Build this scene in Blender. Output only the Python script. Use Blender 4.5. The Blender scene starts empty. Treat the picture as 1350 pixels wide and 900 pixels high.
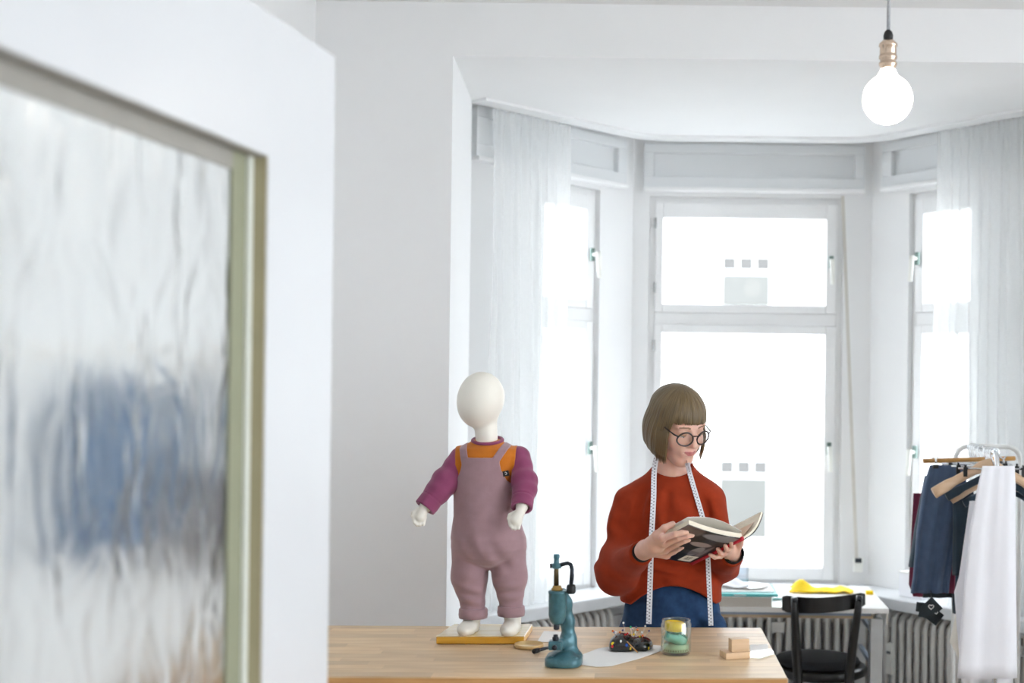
import bpy, math, random
import numpy as np
from mathutils import Vector, Matrix

random.seed(7)
rng = np.random.default_rng(3)
C = bpy.context.scene.collection
PI = math.pi

# ------------------------------------------------------------------ camera
F, PX, PY, ROLL, CAMZ = 1700.0, 900.0, 508.0, 0.0125, 1.65     # focal length in px, principal point, roll, eye height

def at(x, y, Y):
    """world point seen at photo pixel x, y when it stands Y metres from the camera"""
    s = F / Y
    dx, dy = x - PX, y - PY
    return Vector(((dx + ROLL * dy) / s, Y, CAMZ - (dy - ROLL * dx) / s))

def on_plane(x, y, z):
    """world point on the horizontal plane z seen at photo pixel x, y"""
    dx, dy = x - PX, y - PY
    return at(x, y, F * (CAMZ - z) / (dy - ROLL * dx))

cam = bpy.data.cameras.new('camera')
camo = bpy.data.objects.new('camera', cam)
C.objects.link(camo)
camo.location = (0, 0, CAMZ)
camo.rotation_euler = (Matrix.Rotation(PI / 2, 3, 'X') @ Matrix.Rotation(ROLL, 3, 'Z')).to_euler()
cam.sensor_width = 36
cam.lens = F / 1350 * 36
cam.shift_x = -(PX - 675) / 1350
cam.shift_y = (PY - 450) / 1350
cam.clip_start = 0.05
cam.dof.use_dof = True
cam.dof.focus_distance = 3.85
cam.dof.aperture_fstop = 2.3
bpy.context.scene.camera = camo

# ------------------------------------------------------------------ light
sc = bpy.context.scene
w = bpy.data.worlds.new('world')
sc.world = w
w.use_nodes = True
nt = w.node_tree
bg = nt.nodes['Background']
bg.inputs['Color'].default_value = (0.885, 0.952, 1.01, 1)          # bright even overcast
bg.inputs['Strength'].default_value = 1.0
sc.view_settings.view_transform = 'Standard'
sc.view_settings.look = 'None'
sc.view_settings.gamma = 1
sc.view_settings.use_curve_mapping = False
sc.view_settings.exposure = 3.02
sc.cycles.max_bounces = 14
sc.cycles.diffuse_bounces = 7
sc.cycles.transmission_bounces = 10
sc.cycles.transparent_max_bounces = 16
sc.cycles.use_denoising = True
sc.cycles.sample_clamp_indirect = 6

# ------------------------------------------------------------------ materials
def lin(c):
    return tuple(((v / 255) / 12.92 if v / 255 <= 0.04045 else ((v / 255 + 0.055) / 1.055) ** 2.4) for v in c)

def pm(name, col, rough=0.55, metal=0.0, var=0.06, scale=18, bump=0.0, bscale=60, stretch=(1, 1, 1), sheen=0.0,
       coat=0.0, sss=0.0, rand=0.0, spec=None, coords='Object'):
    m = bpy.data.materials.new(name)
    m.use_nodes = True
    t = m.node_tree
    b = t.nodes['Principled BSDF']
    b.inputs['Roughness'].default_value = rough
    b.inputs['Metallic'].default_value = metal
    if spec is not None: b.inputs['Specular IOR Level'].default_value = spec
    if sheen: b.inputs['Sheen Weight'].default_value = sheen
    if coat: b.inputs['Coat Weight'].default_value = coat
    if sss:
        b.inputs['Subsurface Weight'].default_value = sss
        b.inputs['Subsurface Radius'].default_value = (0.02, 0.008, 0.004)
        b.inputs['Subsurface Scale'].default_value = 0.4
    c = lin(col)
    tc = t.nodes.new('ShaderNodeTexCoord')
    mp = t.nodes.new('ShaderNodeMapping')
    mp.inputs['Scale'].default_value = stretch
    t.links.new(tc.outputs[coords], mp.inputs['Vector'])
    nz = t.nodes.new('ShaderNodeTexNoise')
    nz.inputs['Scale'].default_value = scale
    nz.inputs['Detail'].default_value = 4
    t.links.new(mp.outputs[0], nz.inputs['Vector'])
    rp = t.nodes.new('ShaderNodeValToRGB')
    rp.color_ramp.elements[0].position = 0.3
    rp.color_ramp.elements[1].position = 0.7
    rp.color_ramp.elements[0].color = tuple(max(0, v * (1 - var)) for v in c) + (1,)
    rp.color_ramp.elements[1].color = tuple(min(1, v * (1 + var)) for v in c) + (1,)
    t.links.new(nz.outputs['Fac'], rp.inputs['Fac'])
    out = rp.outputs['Color']
    if rand:
        oi = t.nodes.new('ShaderNodeObjectInfo')
        mr = t.nodes.new('ShaderNodeMapRange')
        mr.inputs['To Min'].default_value = 1 - rand
        mr.inputs['To Max'].default_value = 1 + rand * 0.6
        t.links.new(oi.outputs['Random'], mr.inputs['Value'])
        hs = t.nodes.new('ShaderNodeHueSaturation')
        t.links.new(out, hs.inputs['Color'])
        t.links.new(mr.outputs[0], hs.inputs['Value'])
        out = hs.outputs['Color']
    t.links.new(out, b.inputs['Base Color'])
    if bump:
        n2 = t.nodes.new('ShaderNodeTexNoise')
        n2.inputs['Scale'].default_value = bscale
        n2.inputs['Detail'].default_value = 3
        t.links.new(mp.outputs[0], n2.inputs['Vector'])
        bp = t.nodes.new('ShaderNodeBump')
        bp.inputs['Strength'].default_value = bump
        bp.inputs['Distance'].default_value = 0.004
        t.links.new(n2.outputs['Fac'], bp.inputs['Height'])
        t.links.new(bp.outputs[0], b.inputs['Normal'])
    return m

def clear_glass(name, tint=(1, 1, 1), gloss=0.06):
    m = bpy.data.materials.new(name)
    m.use_nodes = True
    t = m.node_tree
    t.nodes.remove(t.nodes['Principled BSDF'])
    tr = t.nodes.new('ShaderNodeBsdfTransparent'); tr.inputs[0].default_value = tint + (1,)
    gl = t.nodes.new('ShaderNodeBsdfGlossy'); gl.inputs['Roughness'].default_value = 0.02
    lw = t.nodes.new('ShaderNodeLayerWeight'); lw.inputs[0].default_value = 0.25
    mr = t.nodes.new('ShaderNodeMapRange')
    mr.inputs['To Min'].default_value = gloss; mr.inputs['To Max'].default_value = min(1, gloss * 9)
    t.links.new(lw.outputs['Facing'], mr.inputs['Value'])
    mx = t.nodes.new('ShaderNodeMixShader')
    t.links.new(mr.outputs[0], mx.inputs[0]); t.links.new(tr.outputs[0], mx.inputs[1]); t.links.new(gl.outputs[0], mx.inputs[2])
    t.links.new(mx.outputs[0], t.nodes['Material Output'].inputs[0])
    return m

def hammered_glass(name):
    m = pm(name, (250, 253, 253), rough=0.14, var=0.0)
    t = m.node_tree
    b = t.nodes['Principled BSDF']
    b.inputs['Transmission Weight'].default_value = 1
    b.inputs['IOR'].default_value = 1.45
    tc = t.nodes.new('ShaderNodeTexCoord')
    mp = t.nodes.new('ShaderNodeMapping'); mp.inputs['Scale'].default_value = (1, 1, 0.5)
    t.links.new(tc.outputs['Object'], mp.inputs['Vector'])
    v = t.nodes.new('ShaderNodeTexNoise'); v.inputs['Scale'].default_value = 14; v.inputs['Detail'].default_value = 1.5
    v.inputs['Distortion'].default_value = 0.6
    t.links.new(mp.outputs[0], v.inputs['Vector'])
    bp = t.nodes.new('ShaderNodeBump'); bp.inputs['Strength'].default_value = 0.75; bp.inputs['Distance'].default_value = 0.012
    t.links.new(v.outputs['Fac'], bp.inputs['Height'])
    t.links.new(bp.outputs[0], b.inputs['Normal'])
    return m

def sheer(name, opac=0.62):
    m = bpy.data.materials.new(name)
    m.use_nodes = True
    t = m.node_tree
    t.nodes.remove(t.nodes['Principled BSDF'])
    tr = t.nodes.new('ShaderNodeBsdfTransparent')
    tl = t.nodes.new('ShaderNodeBsdfTranslucent'); tl.inputs[0].default_value = (0.96, 0.97, 0.97, 1)
    df = t.nodes.new('ShaderNodeBsdfDiffuse'); df.inputs[0].default_value = (0.96, 0.97, 0.97, 1)
    m1 = t.nodes.new('ShaderNodeMixShader'); m1.inputs[0].default_value = 0.5
    t.links.new(tl.outputs[0], m1.inputs[1]); t.links.new(df.outputs[0], m1.inputs[2])
    tc = t.nodes.new('ShaderNodeTexCoord')
    nz = t.nodes.new('ShaderNodeTexNoise'); nz.inputs['Scale'].default_value = 400
    t.links.new(tc.outputs['Object'], nz.inputs['Vector'])
    mr = t.nodes.new('ShaderNodeMapRange'); mr.inputs['To Min'].default_value = opac - 0.1; mr.inputs['To Max'].default_value = opac + 0.1
    t.links.new(nz.outputs['Fac'], mr.inputs['Value'])
    mx = t.nodes.new('ShaderNodeMixShader')
    t.links.new(mr.outputs[0], mx.inputs[0]); t.links.new(tr.outputs[0], mx.inputs[1]); t.links.new(m1.outputs[0], mx.inputs[2])
    t.links.new(mx.outputs[0], t.nodes['Material Output'].inputs[0])
    return m

def glow(name, col, strength):
    m = bpy.data.materials.new(name)
    m.use_nodes = True
    b = m.node_tree.nodes['Principled BSDF']
    b.inputs['Base Color'].default_value = (1, 0.97, 0.92, 1)
    b.inputs['Emission Color'].default_value = col + (1,)
    b.inputs['Emission Strength'].default_value = strength
    return m

def wood(name, c1, c2, rough=0.45, stretch=(2, 22, 22), rand=0.12, scale=3, bump=0.05):
    m = pm(name, c1, rough=rough, var=0, scale=scale, stretch=stretch, rand=rand, bump=bump, bscale=8)
    rp = [n for n in m.node_tree.nodes if n.type == 'VALTORGB'][0]
    rp.color_ramp.elements[0].color = lin(c1) + (1,)
    rp.color_ramp.elements[1].color = lin(c2) + (1,)
    return m

M = {}
M['wall'] = pm('wall_paint', (236, 236, 236), rough=0.8, var=0.01, scale=3, bump=0.03, bscale=120)
M['paint'] = pm('white_gloss_paint', (240, 240, 240), rough=0.35, var=0.01, scale=4)
M['door_paint'] = pm('door_paint', (214, 215, 217), rough=0.3, var=0.01, scale=4)
M['panel'] = pm('panel_paint', (226, 228, 229), rough=0.4, var=0.01, scale=4)
M['floor'] = wood('floor_oak', (168, 146, 122), (142, 122, 100), stretch=(18, 2, 2))
M['sill'] = pm('sill_stone', (214, 216, 218), rough=0.35, var=0.04)
M['pane'] = clear_glass('window_glass', gloss=0.004)
M['hammered'] = hammered_glass('hammered_glass')
M['bead_tan'] = pm('bead_tan', (176, 166, 134), rough=0.5, var=0.03)
M['refraction_green'] = pm('refraction_green', (146, 148, 124), rough=0.4, var=0.03)  # greenish refraction at the pane's edge, put into a solid colour
M['bead_pale'] = pm('bead_pale', (226, 228, 220), rough=0.3, var=0.02)
M['bead_grey'] = pm('bead_grey', (158, 154, 146), rough=0.5, var=0.03)
M['sheer'] = sheer('sheer_curtain')
M['radiator'] = pm('radiator_enamel', (236, 234, 230), rough=0.35, var=0.03)
M['facade'] = pm('facade_render', (238, 238, 236), rough=0.9, var=0.01, scale=1)
M['far_pane'] = pm('far_pane', (70, 68, 66), rough=0.1, var=0.1, scale=2)
M['far_panel'] = pm('far_panel', (88, 88, 85), rough=0.5, var=0.05, scale=2)
M['asphalt'] = pm('asphalt', (160, 160, 158), rough=0.9, var=0.05)
M['strap'] = pm('blind_strap', (206, 202, 194), rough=0.7, var=0.04)
M['handle_green'] = pm('handle_plate', (108, 126, 120), rough=0.35, metal=0.6)
M['handle'] = pm('handle_white', (246, 246, 240), rough=0.3, var=0.01)
M['stave'] = wood('beech_stave', (232, 204, 166), (212, 180, 140), rand=0.15)
M['table_edge'] = wood('beech_edge', (208, 158, 100), (190, 138, 80), rand=0.05)
M['honey'] = wood('honey_wood', (222, 168, 62), (204, 146, 44), stretch=(2, 20, 20), rand=0.02, rough=0.25)
M['base_top'] = wood('base_top', (232, 216, 180), (222, 200, 158), stretch=(2, 20, 20), rand=0.02, rough=0.12)
M['mann'] = pm('mannequin_shell', (238, 233, 222), rough=0.5, var=0.01)
M['mauve'] = pm('mauve_jersey', (158, 126, 132), rough=0.9, var=0.05, scale=40, bump=0.15, bscale=500, sheen=0.3)
M['ochre'] = pm('ochre_jersey', (196, 110, 12), rough=0.9, var=0.05, scale=40, bump=0.15, bscale=500, sheen=0.2)
M['plum'] = pm('plum_jersey', (136, 60, 96), rough=0.9, var=0.05, scale=40, bump=0.15, bscale=500, sheen=0.25)
M['black'] = pm('black_matte', (20, 20, 22), rough=0.5, var=0.1)
M['skin'] = pm('skin', (228, 182, 162), rough=0.5, var=0.05, scale=25, sss=0.25)
M['lip'] = pm('lips', (190, 116, 112), rough=0.4, var=0.05, sss=0.15)
M['hair'] = pm('brown_hair', (106, 87, 57), rough=0.38, var=0.5, scale=2.2, stretch=(46, 1.2, 1), coords='UV', bump=0.5, bscale=3)
M['brow'] = pm('brow_hair', (140, 108, 84), rough=0.7)
M['eye'] = pm('eye_white', (232, 228, 224), rough=0.2, var=0.01)
M['iris'] = pm('iris', (70, 80, 84), rough=0.2)
M['frames'] = pm('dark_acetate', (58, 48, 48), rough=0.25, var=0.2)
M['lens'] = clear_glass('spectacle_lens', gloss=0.04)
M['sweater'] = pm('rust_fleece', (152, 52, 22), rough=0.92, var=0.09, scale=30, bump=0.2, bscale=450, sheen=0.06, spec=0.2)
M['denim'] = pm('blue_denim', (40, 68, 104), rough=0.85, var=0.16, scale=60, bump=0.2, bscale=600, sheen=0.05, spec=0.2)
M['cuff_dark'] = pm('dark_lining', (38, 34, 34), rough=0.9)
M['shoe'] = pm('dark_leather', (40, 34, 32), rough=0.5)
M['paper'] = pm('paper', (244, 243, 240), rough=0.8, var=0.01)
M['page'] = pm('page_edges', (236, 226, 206), rough=0.85, var=0.05, scale=30, stretch=(1, 1, 12))
M['red'] = pm('red_cloth', (196, 28, 48), rough=0.5)
M['teal_iron'] = pm('teal_hammer_enamel', (70, 112, 122), rough=0.32, metal=0.25, var=0.2, scale=60, bump=0.25, bscale=90)
M['brass'] = pm('brass', (176, 142, 84), rough=0.3, metal=0.9, var=0.1)
M['lid_gold'] = pm('lid_gold', (214, 184, 132), rough=0.35, metal=0.5, var=0.06)
M['bronze'] = pm('bronze', (96, 82, 58), rough=0.35, metal=0.8, var=0.2, scale=90)
M['copper'] = pm('copper_nickel', (206, 184, 164), rough=0.25, metal=0.9, var=0.1)
M['steel'] = pm('chrome', (222, 224, 226), rough=0.12, metal=1.0, var=0.02)
M['dark_steel'] = pm('dark_steel', (52, 56, 62), rough=0.35, metal=0.7, var=0.15)
M['satin'] = pm('black_satin', (14, 14, 16), rough=0.2, var=0.15, coat=0.5)
M['jar'] = clear_glass('jar_glass', tint=(0.97, 1, 0.985), gloss=0.07)
M['yellow'] = pm('yellow_tape', (244, 204, 30), rough=0.5, var=0.05)
M['mint'] = pm('mint_tape', (126, 196, 176), rough=0.5, var=0.06)
M['sage'] = pm('sage_tape', (172, 200, 166), rough=0.5, var=0.06)
M['beech'] = wood('beech_block', (224, 192, 156), (208, 174, 136), rand=0.05)
M['bentwood'] = pm('black_lacquer', (17, 16, 16), rough=0.3, var=0.15, coat=0.15)
M['cushion'] = pm('black_cushion', (18, 20, 24), rough=0.85, var=0.2, bump=0.2, bscale=200)
M['desk'] = pm('white_laminate', (236, 235, 232), rough=0.3, var=0.01)
M['ply'] = wood('plywood', (196, 172, 140), (174, 150, 118))
M['grey_metal'] = pm('grey_metal', (188, 190, 190), rough=0.35, metal=0.4)
M['bluegrey'] = pm('bluegrey_plastic', (130, 146, 164), rough=0.4)
M['bookgrey'] = pm('grey_pages', (178, 172, 162), rough=0.85, var=0.06, scale=30, stretch=(1, 1, 14))
M['teal'] = pm('teal_card', (94, 186, 186), rough=0.5)
M['ply_box'] = clear_glass('clear_plastic', tint=(0.95, 0.97, 1.0), gloss=0.12)
M['purple'] = pm('purple_thread', (120, 92, 168), rough=0.6)
M['yellow_cloth'] = pm('yellow_cloth', (244, 206, 20), rough=0.8, var=0.05)
M['navy'] = pm('navy_jersey', (76, 94, 122), rough=0.9, var=0.08, scale=30, sheen=0.2)
M['dark_teal'] = pm('dark_teal_jersey', (40, 58, 72), rough=0.9, var=0.1, sheen=0.2)
M['burgundy'] = pm('burgundy_jersey', (112, 34, 62), rough=0.9, var=0.1, sheen=0.2)
M['charcoal'] = pm('charcoal_fabric', (50, 58, 62), rough=0.9, var=0.12)
M['white_cloth'] = pm('white_cotton', (240, 240, 245), rough=0.9, var=0.01, bump=0.8, bscale=7, stretch=(1, 1, 0.6))
M['cream_cloth'] = pm('cream_cotton', (240, 236, 226), rough=0.9, var=0.01)
M['hanger'] = wood('hanger_wood', (222, 190, 158), (206, 172, 138), rand=0.05)
M['rail_wood'] = wood('golden_wood', (196, 148, 84), (176, 126, 64), rand=0.05)
M['rack'] = pm('rack_white', (238, 238, 236), rough=0.3)
M['bulb'] = glow('bulb_glow', (1.0, 0.93, 0.82), 1.6)
M['cord'] = pm('grey_braid', (170, 172, 176), rough=0.8, var=0.3, scale=300)
M['blue_knit'] = pm('blue_knit', (70, 104, 140), rough=0.9, var=0.15)
M['greyblue'] = pm('greyblue_cotton', (106, 122, 140), rough=0.9, var=0.1)
M['dark_plum'] = pm('dark_plum_wool', (52, 42, 54), rough=0.9, var=0.1)
PINC = {'red': (204, 50, 50), 'white': (240, 240, 240), 'green': (40, 170, 110), 'violet': (90, 80, 130), 'yellow': (240, 210, 50),
        'orange': (236, 120, 60), 'blue': (40, 80, 160)}
for k, v in PINC.items(): M['pin_' + k] = pm('pin_' + k, v, rough=0.2, var=0.0)

# ------------------------------------------------------------------ object helpers
def tag(o, label=None, cat=None, group=None, kind=None):
    if label: o['label'] = label
    if cat: o['category'] = cat
    if group: o['group'] = group
    if kind: o['kind'] = kind
    return o

def empty(name, loc=(0, 0, 0), rz=0, label=None, cat=None, group=None, kind=None):
    o = bpy.data.objects.new(name, None)
    C.objects.link(o)
    o.location = loc
    o.rotation_euler = (0, 0, rz)
    o.empty_display_size = 0.05
    return tag(o, label, cat, group, kind)

def base_of(o):
    v = Vector((0, 0, 0))
    while o is not None:
        v += o.location
        o = o.parent
    return v

def from_data(name, V, Fc, mat, parent=None, smooth=True, local=False, mi=None, bevel=0, uv=None, subsurf=0):
    V = np.asarray(V, dtype=float).reshape(-1, 3)
    if parent is not None and not local:
        V = V - np.array(base_of(parent))
    me = bpy.data.meshes.new(name)
    me.from_pydata(V.tolist(), [], [list(map(int, f)) for f in Fc] if not isinstance(Fc, np.ndarray) else Fc.tolist())
    mats = mat if isinstance(mat, (list, tuple)) else [mat]
    for m in mats: me.materials.append(m)
    if mi is not None: me.polygons.foreach_set('material_index', np.asarray(mi, dtype=np.int32))
    if smooth is True: me.polygons.foreach_set('use_smooth', np.ones(len(me.polygons), dtype=bool))
    elif smooth is not False: me.polygons.foreach_set('use_smooth', np.asarray(smooth, dtype=bool))
    if uv is not None:
        ul = me.uv_layers.new(name='UVMap')
        li = np.zeros(len(me.loops), dtype=np.int32)
        me.loops.foreach_get('vertex_index', li)
        ul.data.foreach_set('uv', np.asarray(uv, dtype=np.float32)[li].ravel())
    me.update()
    o = bpy.data.objects.new(name, me)
    C.objects.link(o)
    if parent is not None: o.parent = parent
    if bevel:
        bv = o.modifiers.new('bevel', 'BEVEL')
        bv.width = bevel; bv.segments = 2; bv.limit_method = 'ANGLE'; bv.angle_limit = 0.6
    if subsurf:
        sb = o.modifiers.new('sub', 'SUBSURF'); sb.levels = subsurf; sb.render_levels = subsurf
    return o

def dup(o, loc=None, rz=None, parent=None, label=None, mat=None):
    c = o.copy()
    C.objects.link(c)
    if parent is not None: c.parent = parent
    if loc is not None: c.location = loc
    if rz is not None: c.rotation_euler = (c.rotation_euler[0], c.rotation_euler[1], rz)
    if label: c['label'] = label
    for ch in list(o.children): dup(ch, parent=c)
    return c

class MB:
    """collects shapes for ONE mesh"""
    def __init__(self):
        self.v, self.f, self.m, self.s = [], [], [], []
    def add(self, V, Fc, m=0, s=True):
        n = len(self.v)
        self.v += [tuple(p) for p in V]
        for f in Fc:
            self.f.append([i + n for i in f]); self.m.append(m); self.s.append(s)
        return self
    def box(self, c, d, R=None, m=0):
        V = []
        for sx in (-1, 1):
            for sy in (-1, 1):
                for sz in (-1, 1):
                    p = Vector((sx * d[0] / 2, sy * d[1] / 2, sz * d[2] / 2))
                    if R is not None: p = R @ p
                    V.append(Vector(c) + p)
        return self.add(V, [(0, 1, 3, 2), (4, 6, 7, 5), (0, 4, 5, 1), (2, 3, 7, 6), (0, 2, 6, 4), (1, 5, 7, 3)], m, False)
    def hexa(self, P, m=0):
        """8 corners: four of one face in order, then the four opposite"""
        return self.add(P, [(3, 2, 1, 0), (4, 5, 6, 7), (0, 1, 5, 4), (1, 2, 6, 5), (2, 3, 7, 6), (3, 0, 4, 7)], m, False)
    def prism(self, poly, z0, z1, m=0):
        n = len(poly)
        V = [(p[0], p[1], z0) for p in poly] + [(p[0], p[1], z1) for p in poly]
        Fc = [tuple(range(n - 1, -1, -1)), tuple(range(n, 2 * n))] + [(i, (i + 1) % n, n + (i + 1) % n, n + i) for i in range(n)]
        return self.add(V, Fc, m, False)
    def plate(self, pts, nrm, th, m=0):
        """planar polygon with thickness along nrm"""
        n = len(pts); nv = Vector(nrm).normalized() * th
        V = [Vector(p) for p in pts] + [Vector(p) + nv for p in pts]
        Fc = [tuple(range(n - 1, -1, -1)), tuple(range(n, 2 * n))] + [(i, (i + 1) % n, n + (i + 1) % n, n + i) for i in range(n)]
        return self.add(V, Fc, m, False)
    def tube(self, P, r, n=10, m=0, caps=True, flat=1.0):
        P = [Vector(p) for p in P]
        k = len(P)
        rr = r if isinstance(r, (list, tuple, np.ndarray)) else [r] * k
        T = []
        for i in range(k):
            T.append((P[min(i + 1, k - 1)] - P[max(i - 1, 0)]).normalized())
        up = Vector((0, 0, 1)) if abs(T[0].z) < 0.9 else Vector((1, 0, 0))
        U = (up - T[0] * up.dot(T[0])).normalized()
        V = []
        for i in range(k):
            U = (U - T[i] * U.dot(T[i])).normalized()
            W = T[i].cross(U)
            for j in range(n):
                a = 2 * PI * j / n
                V.append(P[i] + (U * math.cos(a) + W * math.sin(a) * flat) * rr[i])
        Fc = []
        for i in range(k - 1):
            for j in range(n):
                Fc.append((i * n + j, i * n + (j + 1) % n, (i + 1) * n + (j + 1) % n, (i + 1) * n + j))
        if caps:
            Fc.append(tuple(range(n - 1, -1, -1))); Fc.append(tuple(range((k - 1) * n, k * n)))
        return self.add(V, Fc, m, True)
    def lathe(self, prof, c=(0, 0, 0), n=24, m=0, R=None, closed=False):
        """profile of (r, z)"""
        V = []
        k = len(prof)
        for r, z in prof:
            for j in range(n):
                a = 2 * PI * j / n
                p = Vector((r * math.cos(a), r * math.sin(a), z))
                if R is not None: p = R @ p
                V.append(Vector(c) + p)
        Fc = []
        for i in range(k - 1 if not closed else k):
            i2 = (i + 1) % k
            for j in range(n):
                Fc.append((i * n + j, i * n + (j + 1) % n, i2 * n + (j + 1) % n, i2 * n + j))
        if not closed:
            Fc.append(tuple(range(n - 1, -1, -1))); Fc.append(tuple(range((k - 1) * n, k * n)))
        return self.add(V, Fc, m, True)
    def ball(self, c, r, n=12, m=0, R=None):
        rr = r if isinstance(r, (tuple, list)) else (r, r, r)
        V = []; h = n // 2
        for i in range(h + 1):
            th = PI * (i + 0.02) / (h + 0.04)
            for j in range(n):
                a = 2 * PI * j / n
                p = Vector((rr[0] * math.sin(th) * math.cos(a), rr[1] * math.sin(th) * math.sin(a), -rr[2] * math.cos(th)))
                if R is not None: p = R @ p
                V.append(Vector(c) + p)
        Fc = []
        for i in range(h):
            for j in range(n):
                Fc.append((i * n + j, i * n + (j + 1) % n, (i + 1) * n + (j + 1) % n, (i + 1) * n + j))
        Fc.append(tuple(range(n - 1, -1, -1))); Fc.append(tuple(range(h * n, (h + 1) * n)))
        return self.add(V, Fc, m, True)
    def loft(self, rings, m=0, caps=True):
        n = len(rings[0]); V = [p for r in rings for p in r]; Fc = []
        for i in range(len(rings) - 1):
            for j in range(n):
                Fc.append((i * n + j, i * n + (j + 1) % n, (i + 1) * n + (j + 1) % n, (i + 1) * n + j))
        if caps:
            Fc.append(tuple(range(n - 1, -1, -1))); Fc.append(tuple(range((len(rings) - 1) * n, len(rings) * n)))
        return self.add(V, Fc, m, True)
    def build(self, name, mat, parent=None, local=False, bevel=0, smooth=None, uv=None, subsurf=0):
        return from_data(name, self.v, self.f, mat, parent, self.s if smooth is None else smooth, local, self.m, bevel, uv, subsurf)

# ------------------------------------------------------------------ implicit surfaces
def smin(a, b, k):
    h = np.maximum(k - np.abs(a - b), 0.0) / k
    return np.minimum(a, b) - h * h * k * 0.25

def smax(a, b, k): return -smin(-a, -b, k)

def cap(P, a, b, ra, rb=None):
    a = np.asarray(a, float); b = np.asarray(b, float)
    rb = ra if rb is None else rb
    ab = b - a
    t = np.clip(((P - a) @ ab) / max(1e-12, ab @ ab), 0, 1)
    return np.linalg.norm(P - a - t[:, None] * ab, axis=1) - (ra + (rb - ra) * t)

def ell(P, c, r, R=None):
    q = P - np.asarray(c, float)
    if R is not None: q = q @ R            # rows: world -> local
    r = np.asarray(r, float)
    k0 = np.linalg.norm(q / r, axis=1)
    k1 = np.linalg.norm(q / (r * r), axis=1)
    return k0 * (k0 - 1) / np.maximum(k1, 1e-9)

def chain(P, pts, rad, k):
    d = cap(P, pts[0], pts[1], rad[0], rad[1])
    for i in range(1, len(pts) - 1):
        d = smin(d, cap(P, pts[i], pts[i + 1], rad[i], rad[i + 1]), k)
    return d

def column(P, levels, x_of=None):
    """stack of elliptical sections: levels = rows (z, cx, cy, rx, ry), approximate distance"""
    L = np.array(sorted(levels))
    z = P[:, 2]
    cx = np.interp(z, L[:, 0], L[:, 1]); cy = np.interp(z, L[:, 0], L[:, 2])
    rx = np.interp(z, L[:, 0], L[:, 3]); ry = np.interp(z, L[:, 0], L[:, 4])
    qx = (P[:, 0] - cx); qy = (P[:, 1] - cy)
    k0 = np.sqrt((qx / rx) ** 2 + (qy / ry) ** 2)
    k1 = np.sqrt((qx / rx ** 2) ** 2 + (qy / ry ** 2) ** 2)
    d = np.where(k0 > 0.05, k0 * (k0 - 1) / np.maximum(k1, 1e-6), -np.minimum(rx, ry))
    return np.maximum(d, np.maximum(L[0, 0] - z, z - L[-1, 0]))

def sdf_mesh(fn, lo, hi, h):
    lo = np.asarray(lo, float); hi = np.asarray(hi, float)
    B = 8
    nb = np.ceil((hi - lo) / (h * B)).astype(int)
    dims = nb * B
    bi = np.stack(np.meshgrid(*[np.arange(n) for n in nb], indexing='ij'), -1).reshape(-1, 3)
    bc = lo + (bi * B + (B - 1) / 2) * h
    dc = fn(bc)
    act = np.abs(dc) < h * B * 1.35
    g = np.repeat(np.repeat(np.repeat(np.where(dc < 0, -1.0, 1.0).reshape(nb).astype(np.float32), B, 0), B, 1), B, 2)
    loc = np.stack(np.meshgrid(*[np.arange(B)] * 3, indexing='ij'), -1).reshape(-1, 3)
    ab = bi[act]
    for s in range(0, len(ab), 400):
        ii = (ab[s:s + 400, None, :] * B + loc[None]).reshape(-1, 3)
        g[ii[:, 0], ii[:, 1], ii[:, 2]] = fn(lo + ii * h)
    ins = g < 0
    cnt = np.zeros(dims - 1, dtype=np.int8)
    offs = [(i, j, k) for i in (0, 1) for j in (0, 1) for k in (0, 1)]
    for o in offs:
        cnt += ins[o[0]:dims[0] - 1 + o[0], o[1]:dims[1] - 1 + o[1], o[2]:dims[2] - 1 + o[2]]
    idx = np.argwhere((cnt > 0) & (cnt < 8))
    vals = np.stack([g[idx[:, 0] + o[0], idx[:, 1] + o[1], idx[:, 2] + o[2]] for o in offs], 1)
    acc = np.zeros((len(idx), 3)); num = np.zeros(len(idx))
    for a in range(8):
        for b in range(a + 1, 8):
            oa, ob = np.array(offs[a]), np.array(offs[b])
            if np.abs(oa - ob).sum() != 1: continue
            va, vb = vals[:, a], vals[:, b]
            mk = (va < 0) != (vb < 0)
            t = np.where(mk, va / np.where(mk, va - vb, 1), 0)
            acc += np.where(mk[:, None], oa + t[:, None] * (ob - oa), 0); num += mk
    V = lo + (idx + acc / num[:, None]) * h
    im = -np.ones(dims - 1, dtype=np.int32)
    im[idx[:, 0], idx[:, 1], idx[:, 2]] = np.arange(len(idx))
    quads = []
    for ax in range(3):
        u, v = (ax + 1) % 3, (ax + 2) % 3
        A = [slice(1, -1)] * 3; A[ax] = slice(0, -1)
        Bs = [slice(1, -1)] * 3; Bs[ax] = slice(1, None)
        sa, sb = ins[tuple(A)], ins[tuple(Bs)]
        e = np.argwhere(sa != sb)
        if not len(e): continue
        flip = sb[e[:, 0], e[:, 1], e[:, 2]]
        base = e.copy(); base[:, u] += 1; base[:, v] += 1
        def cell(du, dv):
            q = base.copy(); q[:, u] -= du; q[:, v] -= dv
            return im[q[:, 0], q[:, 1], q[:, 2]]
        q = np.stack([cell(0, 0), cell(1, 0), cell(1, 1), cell(0, 1)], 1)
        q[flip] = q[flip][:, ::-1]
        quads.append(q)
    Q = np.concatenate(quads)
    Q = Q[(Q >= 0).all(1)]
    return V, Q

def ray_hit(fn, x, y, y0, y1, n=160):
    Y = np.linspace(y0, y1, n)
    P = np.array([at(x, y, v) for v in Y])
    d = fn(P)
    i = np.argmax(d < 0) if (d < 0).any() else int(np.argmin(d))
    return at(x, y, Y[i])

# ================================================================== THE SETTING
def struct(name, mb, mat, parent=None, **k):
    o = mb.build(name, mat, parent, **k)
    if parent is None: o['kind'] = 'structure'
    return o

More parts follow.
